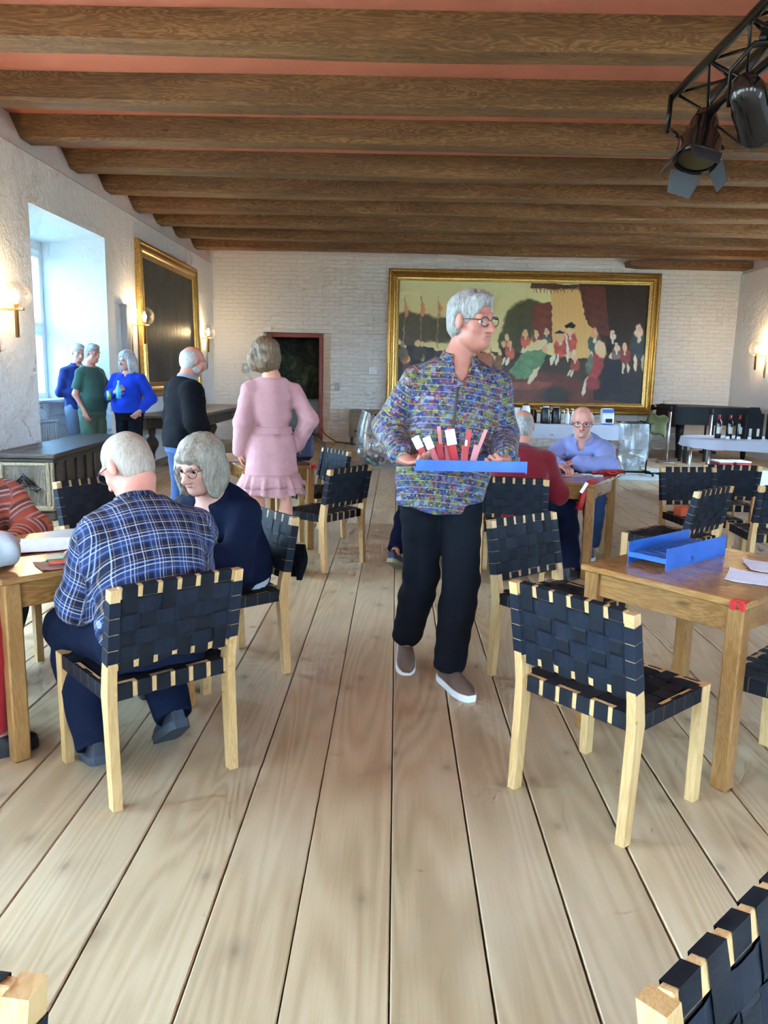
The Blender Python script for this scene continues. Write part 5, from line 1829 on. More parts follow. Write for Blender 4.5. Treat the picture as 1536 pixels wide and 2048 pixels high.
# bottle and can in the hands at the window
bt = thing('water_bottle', 'pale blue plastic bottle in the blue sweater woman\'s hand', 'bottle', (-3.555, 9.955, 1.10), 0)
MB().lathe([(0, 0), (.033, .004), (.035, .10), (.033, .14), (.014, .19), (.014, .21)], 16).build('bottle_body', plain('pale_blue_pet', (.10, .48, .80), .15), bt)
MB().lathe([(.015, .205), (.016, .23), (.0, .231)], 12).build('cap', plain('mint_cap', (.30, .80, .80), .4), bt)
cn = thing('drink_can', 'green can in the T-shirt man\'s hand', 'can', (-3.705, 10.03, 1.075), 0)
MB().lathe([(.028, 0), (.033, .006), (.033, .115), (.027, .122)], 16).build('can_body', plain('green_can', (.22, .42, .12), .3, .5), cn)
MB().lathe([(.0, .118), (.026, .119), (.027, .122)], 16).build('lid', M_STEEL, cn)

# ------------------------------------------------------------------ paintings
M_GOLD = NT('gilt_frame')
_f = M_GOLD.noise(M_GOLD.co('Object'), 30, 4, .6)
M_GOLD.color(M_GOLD.ramp(_f, [(.3, (.42, .23, .055)), (.7, (.66, .42, .13))]))
M_GOLD.set(Metallic=.85, Roughness=.33)
M_GOLD = M_GOLD.m
def frame_rail(W, H, prof):
    """mitred frame: prof (distance inward, depth forward) swept round W x H, in x-z with -y forward"""
    rows = []
    for (sx, sz) in ((-1, -1), (1, -1), (1, 1), (-1, 1)):
        rows.append([(sx * (W / 2 - a), -d, sz * (H / 2 - a)) for a, d in prof])
    return rows
GPROF = [(0, 0), (0, .06), (.03, .085), (.055, .085), (.075, .055), (.10, .06), (.125, .085), (.15, .07), (.17, .045), (.205, .04), (.215, .055), (.235, .05), (.24, .0)]
def framed(name, label, W, H, loc, rz, tilt, canvas_fn, prof=GPROF):
    t = thing(name, label, 'painting', loc, rot=(tilt, 0, rz))
    rows = frame_rail(W, H, prof)
    n = len(rows)
    for i in range(4):
        MB().grid([rows[i], rows[(i + 1) % 4]], smooth=False).build('frame_rail', M_GOLD, t)
    canvas_fn(t, W - .46, H - .46)
    return t
def big_canvas(t, W, H):
    nx, ny = 440, 216
    r = np.random.RandomState(4)
    s, q = np.meshgrid(np.linspace(0, 1, nx), np.linspace(0, 1, ny), indexing='ij')      # q from the top down
    PX = (797 + (1304 - 797) * s) * (1 - q) + (795 + (1286 - 795) * s) * q
    PY = (547 + 26 * s) * (1 - q) + (815 + 9 * s) * q
    rs = np.random.RandomState(11)
    for k_ in (.16, .34):                                    # brushy, wavering outlines
        for _ in range(3):
            d = rs.normal(size=2) * k_
            PX, PY = PX + .55 * np.sin(d[0] * PX + d[1] * PY + rs.uniform(0, 6)), PY + .55 * np.sin(d[1] * PX - d[0] * PY + rs.uniform(0, 6))
    def blur_noise(fx, fy, seed):
        rs = np.random.RandomState(seed); a = np.zeros_like(PX)
        for _ in range(7):
            k = rs.normal(size=2) * (fx, fy)
            a += np.sin(k[0] * PX + k[1] * PY + rs.uniform(0, 6))
        return a / 7
    n1, n2, n3 = blur_noise(.06, .06, 1), blur_noise(.25, .25, 2), blur_noise(.7, .7, 3)
    C = np.zeros((nx, ny, 3))
    def lin(c): return np.array(srgb(*c))
    def put(mask, col, tex=.25):
        c = lin(col)[None, None, :] * (1 + tex * (n2 + n3 * .7))[..., None]
        m = np.clip(mask, 0, 1)[..., None]
        C[:] = C * (1 - m) + c * m
    def ell(cx, cy, rx, ry, col, rot=0, soft=.25, tex=.25):
        a = math.radians(rot)
        dx, dy = PX - cx, PY - cy
        u = (dx * math.cos(a) + dy * math.sin(a)) / rx; v = (-dx * math.sin(a) + dy * math.cos(a)) / ry
        put((1 - np.hypot(u, v)) / soft, col, tex)
    def poly(pts, col, soft=1.5, tex=.25):
        ins = np.zeros(PX.shape, bool)
        for i in range(len(pts)):
            (x1, y1), (x2, y2) = pts[i], pts[(i + 1) % len(pts)]
            if y1 == y2: continue
            cr = (y1 > PY) != (y2 > PY)
            ins ^= cr & (PX < (x2 - x1) * (PY - y1) / (y2 - y1) + x1)
        put(ins.astype(float), col, tex)
    # sky, lighter towards the low sun
    g = np.clip((PY - 545) / 150, 0, 1)[..., None]
    C[:] = lin((172, 174, 122)) * (1 - g) + lin((236, 216, 134)) * g
    C *= (1 + .18 * n1)[..., None]
    ell(880, 640, 110, 60, (232, 212, 128), 0, 1.0, .06)
    # trees
    for cx, cy, rx, ry in ((812, 650, 34, 44), (845, 655, 40, 42), (885, 660, 40, 38), (915, 668, 30, 30)):
        ell(cx, cy, rx, ry, (92, 80, 38), 0, .3)
    for cx, cy, rx, ry in ((1040, 655, 38, 62), (1062, 625, 34, 34), (1085, 640, 26, 44), (1022, 690, 30, 40)):
        ell(cx, cy, rx, ry, (84, 82, 36), 0, .25)
    ell(826, 690, 26, 40, (96, 72, 40), 0, .2)
    for x in (808, 842, 876):                                   # pennants
        poly([(x, 588), (x + 8, 612), (x + 5, 632), (x, 628)], (190, 110, 60)); poly([(x - .8, 585), (x + .8, 585), (x + .8, 700), (x - .8, 700)], (150, 120, 70))
    # canopy, curtains, dark hangings
    poly([(1160, 560), (1310, 565), (1300, 830), (1150, 760)], (84, 40, 28))
    poly([(1200, 565), (1310, 570), (1306, 700), (1215, 690)], (62, 42, 30))
    poly([(1068, 606), (1108, 602), (1108, 690), (1068, 690)], (128, 50, 28))
    poly([(1104, 570), (1162, 572), (1172, 640), (1192, 665), (1186, 735), (1110, 730)], (226, 178, 92), tex=.12)
    for i in range(8): poly([(1110 + i * 8, 575), (1114 + i * 8, 575), (1117 + i * 9, 730), (1112 + i * 9, 730)], (208, 158, 78), tex=.1)
    poly([(1160, 572), (1215, 575), (1225, 680), (1195, 670), (1172, 630)], (110, 44, 30))
    poly([(1063, 562), (1165, 567), (1165, 578), (1063, 574)], (96, 60, 36))
    for i in range(14): poly([(1066 + i * 7, 574), (1071 + i * 7, 574), (1069 + i * 7, 588 - abs(7 - i) * .5)], (150, 110, 60))
    # ground, dais with red carpet
    poly([(780, 700), (1060, 712), (1300, 740), (1300, 840), (780, 840)], (78, 52, 32))
    poly([(1000, 755), (1090, 752), (1240, 790), (1300, 815), (1300, 840), (780, 840), (780, 800)], (112, 48, 30))
    poly([(1000, 778), (1110, 775), (1110, 795), (1000, 792)], (140, 62, 38))
    ell(1115, 805, 36, 24, (60, 48, 40), 0, .4)
    poly([(790, 690), (870, 700), (860, 815), (790, 815)], (44, 34, 26), tex=.4)
    poly([(1190, 750), (1290, 740), (1285, 822), (1190, 815)], (52, 42, 44), tex=.3)
    # crowd at the back
    rs = np.random.RandomState(8)
    for i in range(34):
        x = 800 + rs.uniform(0, 220); y = 676 + rs.uniform(0, 50)
        body = [(130, 84, 40), (90, 64, 40), (160, 80, 40), (110, 90, 60), (70, 52, 36)][rs.randint(5)]
        ell(x, y + 22, 11, 20, body, 0, .3); ell(x, y, 5.5, 8.5, [(214, 180, 120), (196, 160, 100), (140, 120, 80)][rs.randint(3)], 0, .3)
    def figure(x, y, coat, wig=(214, 186, 138), h=46, legs=(206, 196, 168), lean=0, seated=False):
        ell(x, y + h * .45, h * .26, h * .42, coat, lean, .2)
        if not seated:
            for q in (-.1, .12): ell(x + q * h, y + h * .95, h * .06, h * .26, legs, 0, .3)
        else:
            for q in (-.30, -.12): ell(x + q * h, y + h * .9, h * .07, h * .25, legs, 18, .3)
        ell(x, y + h * .10, h * .13, h * .16, wig, 0, .35); ell(x, y - h * .02, h * .095, h * .13, wig, 0, .3); ell(x + h * .02, y, h * .06, h * .085, (206, 152, 112), 0, .4); ell(x, y + h * .3, h * .05, h * .12, (214, 204, 180), 0, .5)
    for a in ((1022, 690, (176, 62, 36), (190, 130, 70), 44, (200, 190, 160), 0, True), (1053, 668, (186, 64, 36), (214, 170, 110), 40), (1076, 668, (150, 60, 40), (210, 180, 130), 40), (1097, 664, (96, 90, 84), (214, 186, 138), 38),
              (1193, 668, (70, 96, 84), (190, 120, 70), 60), (1230, 672, (44, 36, 44), (206, 196, 180), 58), (1237, 698, (120, 96, 90), (206, 180, 150), 48), (1254, 698, (140, 50, 56), (200, 160, 130), 50), (1282, 664, (56, 76, 80), (176, 160, 140), 76)):
        figure(*a)
    poly([(1020, 752), (1045, 715), (1075, 700), (1096, 712), (1085, 740), (1072, 768), (1035, 768)], (86, 134, 88), tex=.2)      # bowing figure in green
    ell(1078, 696, 24, 11, (214, 190, 130), -22, .2); ell(1092, 704, 7, 9, (206, 150, 110), 0, .3)
    ell(1070, 762, 6, 24, (190, 170, 130), 30, .3)
    figure(1124, 676, (176, 50, 36), (210, 160, 110), 56, (214, 206, 180), 0, True); poly([(1112, 668), (1122, 662), (1134, 667), (1130, 671), (1114, 671)], (30, 22, 24))
    figure(1144, 662, (180, 48, 36), (226, 190, 140), 58, (224, 214, 184)); poly([(1133, 653), (1144, 647), (1156, 654), (1150, 659), (1136, 658)], (36, 24, 24))
    ell(1137, 690, 3, 22, (206, 214, 206), -8, .3)
    figure(1153, 722, (168, 48, 40), (206, 160, 110), 38, (204, 194, 170), 0, True)
    ell(1196, 742, 15, 36, (164, 34, 44), 14, .2); ell(1205, 706, 12, 22, (200, 170, 130), -10, .25); ell(1174, 785, 4, 26, (200, 186, 160), 12, .3); ell(1190, 780, 16, 18, (150, 30, 44), 0, .25)
    poly([(1212, 728), (1245, 726), (1250, 800), (1208, 800)], (38, 34, 50), tex=.15)
    ell(1182, 735, 8, 26, (92, 112, 92), 10, .3)
    lum = C.mean(-1, keepdims=True) * np.array([1.12, 1.0, .72])
    C[:] = C * .74 + lum * .26                               # old varnish
    gain = .95 + 1.9 * np.clip(C.mean(-1, keepdims=True) / .32, 0, 1) ** 1.5
    C[:] = C * gain
    C /= np.maximum(1, C.max(-1, keepdims=True) / .92)         # keep the hue of the bright passages
    # mesh with one colour per vertex
    X = (s - .5) * W; Z = (.5 - q) * H
    P3 = np.stack([X, np.full_like(X, -.015), Z], -1).reshape(-1, 3)
    ii = np.arange(nx * ny).reshape(nx, ny)
    Q = np.stack([ii[:-1, :-1], ii[:-1, 1:], ii[1:, 1:], ii[1:, :-1]], -1).reshape(-1, 4)
    me = bpy.data.meshes.new('canvas')
    me.vertices.add(len(P3)); me.vertices.foreach_set('co', P3.astype(np.float32).ravel())
    me.loops.add(Q.size); me.loops.foreach_set('vertex_index', Q.astype(np.int32).ravel())
    me.polygons.add(len(Q)); me.polygons.foreach_set('loop_start', np.arange(0, Q.size, 4, dtype=np.int32))
    me.update(calc_edges=True)
    at = me.color_attributes.new('paint', 'FLOAT_COLOR', 'POINT')
    at.data.foreach_set('color', np.concatenate([C.reshape(-1, 3), np.ones((nx * ny, 1))], 1).astype(np.float32).ravel())
    m = NT('oil_paint')
    a = m.node('ShaderNodeAttribute', attribute_name='paint')
    m.color(a.outputs['Color'])
    m.set(Roughness=.38, Specular_IOR_Level=.4)
    m.bump(m.noise(m.co('Object'), 60, 4, .6), .15, .004)
    link('canvas', me, m.m, t)
framed('history_painting', 'huge gilt framed painting of a crowded royal ceremony on the far wall', 5.73, 2.95, (2.63, YB - .012, 2.215), 0, math.radians(-1.2), big_canvas)
def dark_canvas(t, W, H):
    m = NT('darkened_varnish')
    v = m.co('Object')
    f = m.noise(v, 1.6, 5, .6, .5)
    m.color(m.ramp(f, [(.3, (.018, .018, .014)), (.55, (.05, .052, .042)), (.75, (.10, .10, .078))]))
    m.set(Roughness=.42, Specular_IOR_Level=.35)
    m.bump(m.noise(m.co('Object', (1, 1, .18)), 9, 3, .6), .28, .02)
    MB().box((0, -.012, 0), (W, .012, H)).build('canvas', m.m, t)
framed('dark_painting', 'tall darkened painting in a gilt frame on the window wall', 3.46, 2.36, (XL + .02, 13.72, 2.225), math.radians(90), math.radians(-1.5), dark_canvas)
# tapestry seen through the doorway
m = NT('dark_verdure_tapestry')
v = m.co('Object')
f = m.noise(v, 2.2, 6, .65, 1.0)
m.color(m.ramp(f, [(.35, (.010, .014, .018)), (.55, (.07, .08, .05)), (.68, (.24, .22, .12)), (.8, (.10, .14, .16))]))
m.set(Roughness=.95)
tp = MB()
tp.grid([[(-1.1 + 2.2 * i / 40, .012 * math.sin(i * .8), z) for z in (-.85, .85)] for i in range(41)])
o = tp.build('tapestry', m.m, None, (-2.15, 18.9, 1.72))
o.modifiers.new('thick', 'SOLIDIFY').thickness = .01
tag(o, 'dark green woven tapestry hanging in the room beyond the doorway', 'tapestry')

# ------------------------------------------------------------------ wall lamps
M_BRASS = plain('aged_brass', (.55, .32, .12), .35, .9, noise=.1)
M_GLOBE = clear_mat('clear_globe_glass', (.99, .985, .97), .03, .55)
M_BULB = plain('warm_bulb', (1, .9, .7), .5, emit=(1.0, .72, .36), estr=45.0)
def sconce(x, y, z, sgn, label, power=8):
    """z is the bulb; sgn +1 when the wall lies on the negative side"""
    t = thing('wall_lamp', label, 'lamp', (x, y, z - .13), 0, 'globe wall lamps')
    wall = (XL if sgn > 0 else XR) - x
    MB().box((wall / 2, 0, 0), (abs(wall), .022, .022), None, .003).box((sgn * .03, 0, 0), (.09, .05, .018), None, .003).build('arm', M_BRASS, t)
    MB().tube([(wall + sgn * .02, 0, .02), (wall + sgn * .02, 0, -.42)], .010, 8).build('wall_conduit', M_BRASS, t)
    MB().lathe([(.0, -.27), (.019, -.268), (.019, .035), (.026, .04), (.026, .055), (.0, .056)], 14).build('candle_tube', M_BRASS, t)
    MB().lathe([(.0, .055), (.016, .06), (.024, .10), (.020, .14), (.008, .18), (.0, .20)], 12).build('bulb', M_BULB, t)
    n = []
    R = .145
    for i in range(19):
        a = math.radians(12 + (180 - 30) * i / 18)
        n.append((R * math.sin(a), .13 - R * math.cos(a) * 1.0))
    MB().lathe(n, 28, cap=False).build('glass_globe', M_GLOBE, t)
    l = bpy.data.lights.new('lamp_light', 'POINT')
    l.energy, l.color, l.shadow_soft_size = power, (1.0, .70, .38), .035
    lo = bpy.data.objects.new('lamp_light', l)
    COL.objects.link(lo)
    lo.parent = t
    lo.location = (0, 0, .13)
    return t
sconce(-3.76, 7.78, 2.158, 1, 'lit glass globe wall lamp beside the window niche, cut by the picture edge')
sconce(-3.76, 11.72, 2.249, 1, 'lit glass globe wall lamp in front of the dark painting\'s frame')
sconce(-3.80, 15.80, 2.25, 1, 'lit glass globe wall lamp in the far corner past the dark painting', 8)
sconce(6.94, 15.45, 2.128, -1, 'lit glass globe wall lamp above the piano', 13)
sconce(-3.76, 4.30, 2.15, 1, 'lit glass globe wall lamp between the near windows, out of the picture')
sconce(-3.76, .7, 2.15, 1, 'lit glass globe wall lamp near the photographer, out of the picture')
M_GREYP = plain('grey_panel', (.42, .44, .47), .55)
for y, z, lb in ((11.40, 2.06, 'slim grey loudspeaker panel beside the middle lamp'), (16.05, 1.84, 'slim grey loudspeaker panel in the far corner')):
    t = thing('wall_speaker', lb, 'speaker', (XL + .04, y, z))
    MB().box((0, 0, 0), (.08, .17, .66), None, .006).build('cabinet', M_GREYP, t)
    MB().box((.041, 0, 0), (.004, .15, .62)).build('grille', plain('grille_grey', (.34, .36, .39), .7, bump=.3, nscale=200), t)
# radiator in the niche
t = thing('radiator', 'white ribbed radiator under the window behind the chest', 'radiator', (XL - .72, 9.68, .12))
for i in range(24):
    MB().box((0, -.86 + i * .075, .32), (.11, .045, .62), None, .012).build('rib', M_WHITEWIN, t)
MB().box((0, 0, .645), (.13, 1.86, .02), None, .004).build('top_grille', M_WHITEWIN, t)
for y in (-.8, .8): MB().box((0, y, -.06), (.05, .04, .12)).build('foot', M_WHITEWIN, t)
# small fittings on the far wall
def fitting(name, x, z, w, h, d, mat, label, cat):
    tag(MB().box((0, -d / 2, 0), (w, d, h), None, .004).build(name, mat, None, (x, YB, z)), label, cat)
fitting('wall_box', 2.15 - 2.68, 1.56, .19, .16, .05, M_WHITEWIN, 'white square box on the wall beside the gilt frame', 'box')
fitting('wall_socket', -1.30, 1.20, .085, .17, .03, M_GREYP, 'grey double socket right of the red doorway', 'socket')
fitting('door_sensor', -2.80, 2.40, .14, .07, .05, M_WHITEWIN, 'small white box on top of the red door frame', 'sensor')
t = thing('thermostat', 'grey thermostat plate left of the pink dress woman\'s head', 'thermostat', (-3.28, YB, 1.56))
MB().box((0, -.015, 0), (.16, .03, .20), None, .004).build('plate', M_GREYP, t)
MB().lathe([(.045, 0), (.04, .03), (0, .031)], 14, rotM((0, -.03, 0), x=math.pi / 2)).build('dial', M_WHITEWIN, t)

# ------------------------------------------------------------------ far tables
M_LINEN = cloth('white_lilac_tablecloth', (.66, .66, .76), n=.04, scale=20, bump=.12)
M_BLACK = plain('satin_black', (.007, .007, .009), .5, spec=.2)
M_BLKPL = plain('black_plastic', (.014, .015, .018), .3)
M_WHTPL = plain('white_plastic', (.78, .79, .82), .35)
def cloth_table(label, clabel, x0, x1, y0, y1, z, hang, r, legs, sag=0.0):
    t = thing('folding_table', label, 'table', ((x0 + x1) / 2, (y0 + y1) / 2, 0))
    a, b = (x1 - x0) / 2, (y1 - y0) / 2
    for sx in (-1, 1):
        for sy in (-1, 1):
            MB().tube([(sx * (a - .2), sy * (b - .12), 0), (sx * (a - .2), sy * (b - .12), z - .035)], .018, 8).build('leg', legs, t)
    out = []
    for (cx, cy, a0) in ((a - r, b - r, 0), (-a + r, b - r, 90), (-a + r, -b + r, 180), (a - r, -b + r, 270)):
        for k in range(7):
            w = math.radians(a0 + 15 * k)
            out.append((cx + r * math.cos(w), cy + r * math.sin(w)))
    MB().prism([(px * .98, py * .98) for px, py in out], z - .037, z - .007, 'z').build('table_top', M_PINE, t)
    n = len(out)
    rows = []
    for i, (px, py) in enumerate(out):
        q = math.sin(i * 1.9) * .012
        l = math.hypot(px, py)
        ux, uy = px / l, py / l
        hz = z + .004 - hang - sag * (px / a) + .008 * math.sin(i * 2.3)
        rows.append([(px * .0, py * .0, z + .004), (px * .97, py * .97, z + .004), (px, py, z), (px + ux * .006, py + uy * .006, z - .02), (px + ux * (.02 + q), py + uy * (.02 + q), hz)])
    o = MB().grid(rows, closed_u=True).build('tablecloth', M_LINEN, None, ((x0 + x1) / 2, (y0 + y1) / 2, 0))
    tag(o, clabel, 'tablecloth')
    return t
FT = .735
cloth_table('long table below the big painting', 'white cloth on the long table below the big painting', 1.15, 3.72, 12.75, 13.5, FT, .23, .05, M_PINEZ)
def vessel(name, label, cat, x, y, z, prof, mat, extra=None, grp=None):
    t = thing(name, label, cat, (x, y, z), 0, grp)
    MB().lathe(prof, 18).build('vessel_body', mat, t)
    if extra: extra(t)
    return t
def th_extra(hm, tall=.26):
    def f(t):
        MB().tube([(.07, 0, tall * .85), (.125, 0, tall * .86), (.135, 0, tall * .6), (.12, 0, tall * .3), (.085, 0, tall * .22)], .011, 8).build('handle', hm, t)
        MB().lathe([(.055, tall), (.052, tall + .02), (.02, tall + .03), (0, tall + .03)], 14).build('lid', hm, t)
        MB().tube([(-.05, 0, tall * .95), (-.095, 0, tall * 1.0)], [.02, .012], 8).build('spout', hm, t)
    return f
TP = [(.0, 0), (.078, 0), (.082, .02), (.080, .20), (.062, .25), (.055, .262)]
ZT = FT + .006
vessel('thermos_jug', 'black thermos jug with a pale curved handle', 'thermos', 2.47, 12.98, ZT, TP, M_BLKPL, th_extra(M_WHTPL), 'jugs on the far table')
vessel('thermos_jug', 'black thermos jug with a steel handle, nearer the white pump bottles', 'thermos', 2.65, 13.0, ZT, TP, M_BLKPL, th_extra(M_STEEL), 'jugs on the far table')
vessel('thermos_jug', 'low black canister behind the red sweater man\'s head', 'thermos', 2.27, 13.1, ZT, [(r, z * .85) for r, z in TP], M_BLKPL, None, 'jugs on the far table')
vessel('thermos_jug', 'white coffee jug with a brown handle above the grey head', 'thermos', 2.14, 12.98, ZT, [(r * .95, z * 1.12) for r, z in TP], M_WHTPL, th_extra(plain('brown_handle', (.16, .07, .03), .4), .29), 'jugs on the far table')
vessel('milk_pitcher', 'wide white pitcher beside the cup stack', 'pitcher', 1.99, 13.0, ZT, [(0, 0), (.06, 0), (.075, .05), (.062, .22), (.068, .25)], M_WHTPL, lambda t: MB().tube([(.06, 0, .2), (.11, 0, .18), (.10, 0, .08), (.07, 0, .05)], .009, 8).build('handle', M_WHTPL, t))
for i in range(2):
    t = thing('cup_stack', ('tower of white paper cups beside the walking man\'s elbow', 'second tower of white paper cups close behind the first')[i], 'cups', (1.825 + i * .07, 12.98 + i * .06, ZT), 0, 'cup stacks')
    for k in range(9):
        MB().lathe([(.026, 0), (.036, .085), (.038, .088)], 14, cap=False).build('cup', M_WHTPL, t, (0, 0, k * .02))
def pump(t):
    MB().tube([(0, 0, .20), (0, 0, .245), (-.035, 0, .245)], .008, 8).build('pump', M_WHTPL, t)
for i in range(2):
    vessel('pump_bottle', ('white pump bottle beside the steel handled thermos', 'white pump bottle next to the bald head')[i], 'bottle', 2.83 + i * .085, 12.95, ZT, [(0, 0), (.033, 0), (.036, .02), (.036, .14), (.015, .19), (.015, .205)], M_WHTPL, pump, 'pump bottles')
t = thing('coffee_tin', 'white and blue tin with a dark scoop window', 'tin', (3.49, 13.0, ZT))
MB().box((0, 0, .135), (.20, .14, .27), None, .02).build('tin_body', M_WHTPL, t)
MB().box((0, -.0715, .225), (.19, .003, .06)).build('blue_band', plain('tin_blue', (.05, .12, .45), .4), t)
MB().box((0, -.0715, .012), (.19, .003, .022)).build('blue_foot', plain('tin_blue', (.05, .12, .45), .4), t)
MB().box((.02, -.074, .07), (.11, .006, .065), None, .002).build('scoop_window', M_BLKPL, t)

cloth_table('table with the wine near the piano', 'white cloth with rounded corners on the wine table', 3.86, 6.6, 9.95, 10.85, .745, .17, .30, M_STEEL, .05)
ZW = .751
M_WINE = plain('dark_bottle_glass', (.008, .010, .014), .12)
M_CAPS = plain('red_capsule', (.36, .015, .02), .35)
M_LABEL = plain('cream_label', (.62, .60, .52), .6)
for i, (x, y) in enumerate(((4.225, 10.28), (4.37, 10.28), (4.505, 10.30))):
    t = thing('wine_bottle', ('dark wine bottle with red cap next to the metal post', 'middle dark wine bottle with red cap', 'dark wine bottle with red cap next to the gift boxes')[i], 'bottle', (x, y, ZW), .3 * i, 'wine bottles')
    MB().lathe([(0, 0), (.038, 0), (.039, .02), (.039, .19), (.034, .215), (.016, .245), (.015, .30)], 18).build('bottle_body', M_WINE, t)
    MB().lathe([(.0165, .245), (.0168, .305), (0, .306)], 14).build('capsule', M_CAPS, t)
    MB().grid([[(.0397 * math.sin(a), -.0397 * math.cos(a), z) for z in (.06, .15)] for a in [math.radians(-50 + 10 * k) for k in range(11)]]).build('label', M_LABEL, t)
for i, x in enumerate((4.68, 4.99)):
    t = thing('wine_gift_box', ('black wine carton with two label windows beside the bottles', 'black wine carton with two label windows at the picture edge')[i], 'carton', (x, 10.30, ZW), .06, 'wine cartons')
    MB().box((0, 0, .165), (.235, .10, .33), None, .006).build('carton_body', M_BLACK, t)
    MB().prism([(-.10, .33), (.10, .33), (.06, .41), (-.06, .41)], -.012, .012, 'y').build('handle_flap', M_BLACK, t)
    for s in (-1, 1):
        MB().box((s * .052, -.0515, .085), (.036, .003, .10), None, .001).build('label_window', M_LABEL, t)
for i, x in enumerate((4.30, 4.44, 4.58)):
    tag(MB().box((0, 0, .018), (.045, .012, .036), None, .002).build('price_card', M_WHTPL, None, (x, 10.14, ZW)), ('white price card before the first wine bottle', 'white price card before the middle wine bottle', 'white price card before the gift boxes')[i], 'card', 'price cards')

# ------------------------------------------------------------------ piano corner
t = thing('grand_piano', 'black grand piano under a dark cover in the far corner', 'piano', (5.35, 15.0, 0))
out = [(0, 0), (1.52, 0), (1.55, .35), (1.48, .85), (1.30, 1.25), (1.05, 1.55), (.70, 1.68), (.30, 1.62), (.05, 1.35), (0, .8)]
MB().prism(out, .66, .97, 'z').build('case', M_BLACK, t)
MB().prism([(x * 1.02 - .015, y * 1.02 - .015) for x, y in out], .97, 1.00, 'z').build('lid', M_BLACK, t)
MB().box((-.02, .45, .82), (.03, .95, .42), None, .01).build('dust_cover', plain('dark_cover', (.012, .014, .016), .8), t)
for x, y in ((.14, .16), (1.40, .16), (.62, 1.45)):
    MB().lathe([(.03, 0), (.045, .05), (.05, .2), (.075, .5), (.08, .66)], 12, rotM((x, y, 0))).build('leg', M_BLACK, t)
ly = MB()
for s in (-.07, .07): ly.box((.76 + s, .3, .40), (.03, .03, .52))
ly.box((.76, .28, .12), (.26, .18, .05))
ly.build('pedal_lyre', M_BLACK, t)
t = thing('piano_bench', 'black piano bench in front of the piano', 'bench', (5.55, 14.45, 0))
MB().box((0, 0, .46), (.55, .33, .07), None, .015).build('seat', M_BLACK, t)
for sx in (-1, 1):
    for sy in (-1, 1): MB().box((sx * .23, sy * .13, .215), (.045, .045, .43)).build('leg', M_BLACK, t)
M_CHROME = plain('brushed_post', (.55, .54, .52), .3, .9)
posts = [(4.87, 14.95), (4.98, 14.30), (5.37, 13.4)]
for i, (x, y) in enumerate(posts):
    t = thing('barrier_post', ('steel barrier post nearest the painting corner', 'steel barrier post in front of the piano\'s edge', 'steel barrier post behind the wine bottles')[i], 'barrier', (x, y, 0), 0, 'barrier posts')
    MB().lathe([(0, 0), (.17, 0), (.165, .02), (.05, .035), (.03, .04)], 22).build('base', M_CHROME, t)
    MB().lathe([(.028, .03), (.028, .95)], 14).build('pole', M_CHROME, t)
    MB().lathe([(.036, .93), (.036, 1.02), (.02, 1.03), (0, 1.03)], 14).build('belt_head', M_BLACK, t)
for i, (p, q, z) in enumerate(((posts[0], posts[1], .97), (posts[0], posts[1], .83))):
    a, b = Vector((*p, z)), Vector((*q, z - .01))
    dv = (b - a); L = dv.length
    tag(MB().box((0, 0, 0), (L - .06, .006, .05)).build('barrier_belt', M_BLACK, None, (a + b) / 2, (0, 0, math.atan2(dv.y, dv.x))), ('upper black belt between the barrier posts', 'lower black belt between the barrier posts')[i], 'belt', 'barrier belts')
t = thing('red_crate', 'red box with white rims under the wine table', 'crate', (5.62, 13.05, 0), .1)
for s in (-1, 1):
    MB().box((s * .15, 0, .09), (.24, .30, .16), None, .01).build('red_side', plain('red_card', (.40, .03, .03), .6), t)
    MB().box((s * .15, 0, .178), (.26, .32, .02), None, .004).build('white_rim', M_WHTPL, t)
tag(MB().box((0, 0, .006), (2.3, 2.6, .012), None, .004).build('floor_mat', plain('pale_floor_mat', (.52, .55, .53), .7, noise=.05), None, (5.3, 11.9, 0)), 'pale mat on the floor under the wine table', 'mat')
tag(MB().box((0, 0, .006), (1.0, 1.0, .012), None, .004).build('floor_mat', plain('pale_floor_mat', (.52, .55, .53), .7, noise=.05), None, (3.85, 12.05, 0)), 'pale mat under the rolling bag stand', 'mat')
tag(MB().box((0, 0, .012), (1.25, .9, .024), None, .006).build('floor_mat', plain('grey_board', (.40, .40, .38), .7, noise=.05), None, (-.25, 12.75, 0)), 'grey board under the clear bag of cans', 'mat')
# rolling stand with a clear refuse bag
M_BAG = clear_mat('clear_bag_film', (.93, .96, .97), .10, .75, .12, .16)
def bag(name, label, cx, cy, z0, w, d, h, seed, rim=0.0, neck=1.0):
    r = np.random.RandomState(seed)
    rows = []
    for i in range(28):
        a = 2 * math.pi * i / 28
        row = []
        for k, u in enumerate(np.linspace(0, 1, 9)):
            s = (.55 + .45 * min(1, u * 4)) * (1 - (1 - neck) * max(0, (u - .45) / .55)) * (1 + .05 * math.sin(a * 3 + u * 5) + r.uniform(-.03, .03))
            row.append((s * w / 2 * math.cos(a), s * d / 2 * math.sin(a), h * u * (1 + rim * math.cos(a) * u)))
        rows.append(row)
    mb = MB().grid(rows, closed_u=True)
    mb.add([row[0] for row in rows], [tuple(range(28))])
    return tag(mb.build(name, M_BAG, None, (cx, cy, z0)), label, 'bag')
t = thing('bag_stand', 'black wheeled stand holding a clear bag near the painting', 'stand', (3.68, 12.15, .012))
fr = MB()
fr.tube([(.24, 0, .05), (.27, 0, .80), (.10, 0, .84)], .013, 8)
fr.tube([(.26, 0, .80), (.26, -.2, .82), (-.22, -.2, .82), (-.22, .2, .82), (.26, .2, .82), (.26, 0, .80)], .009, 6)
fr.build('pole', M_BLACK, t)
MB().box((.06, 0, .05), (.52, .04, .03), None, .006).box((.28, 0, .05), (.04, .34, .03), None, .006).build('base', M_BLACK, t)
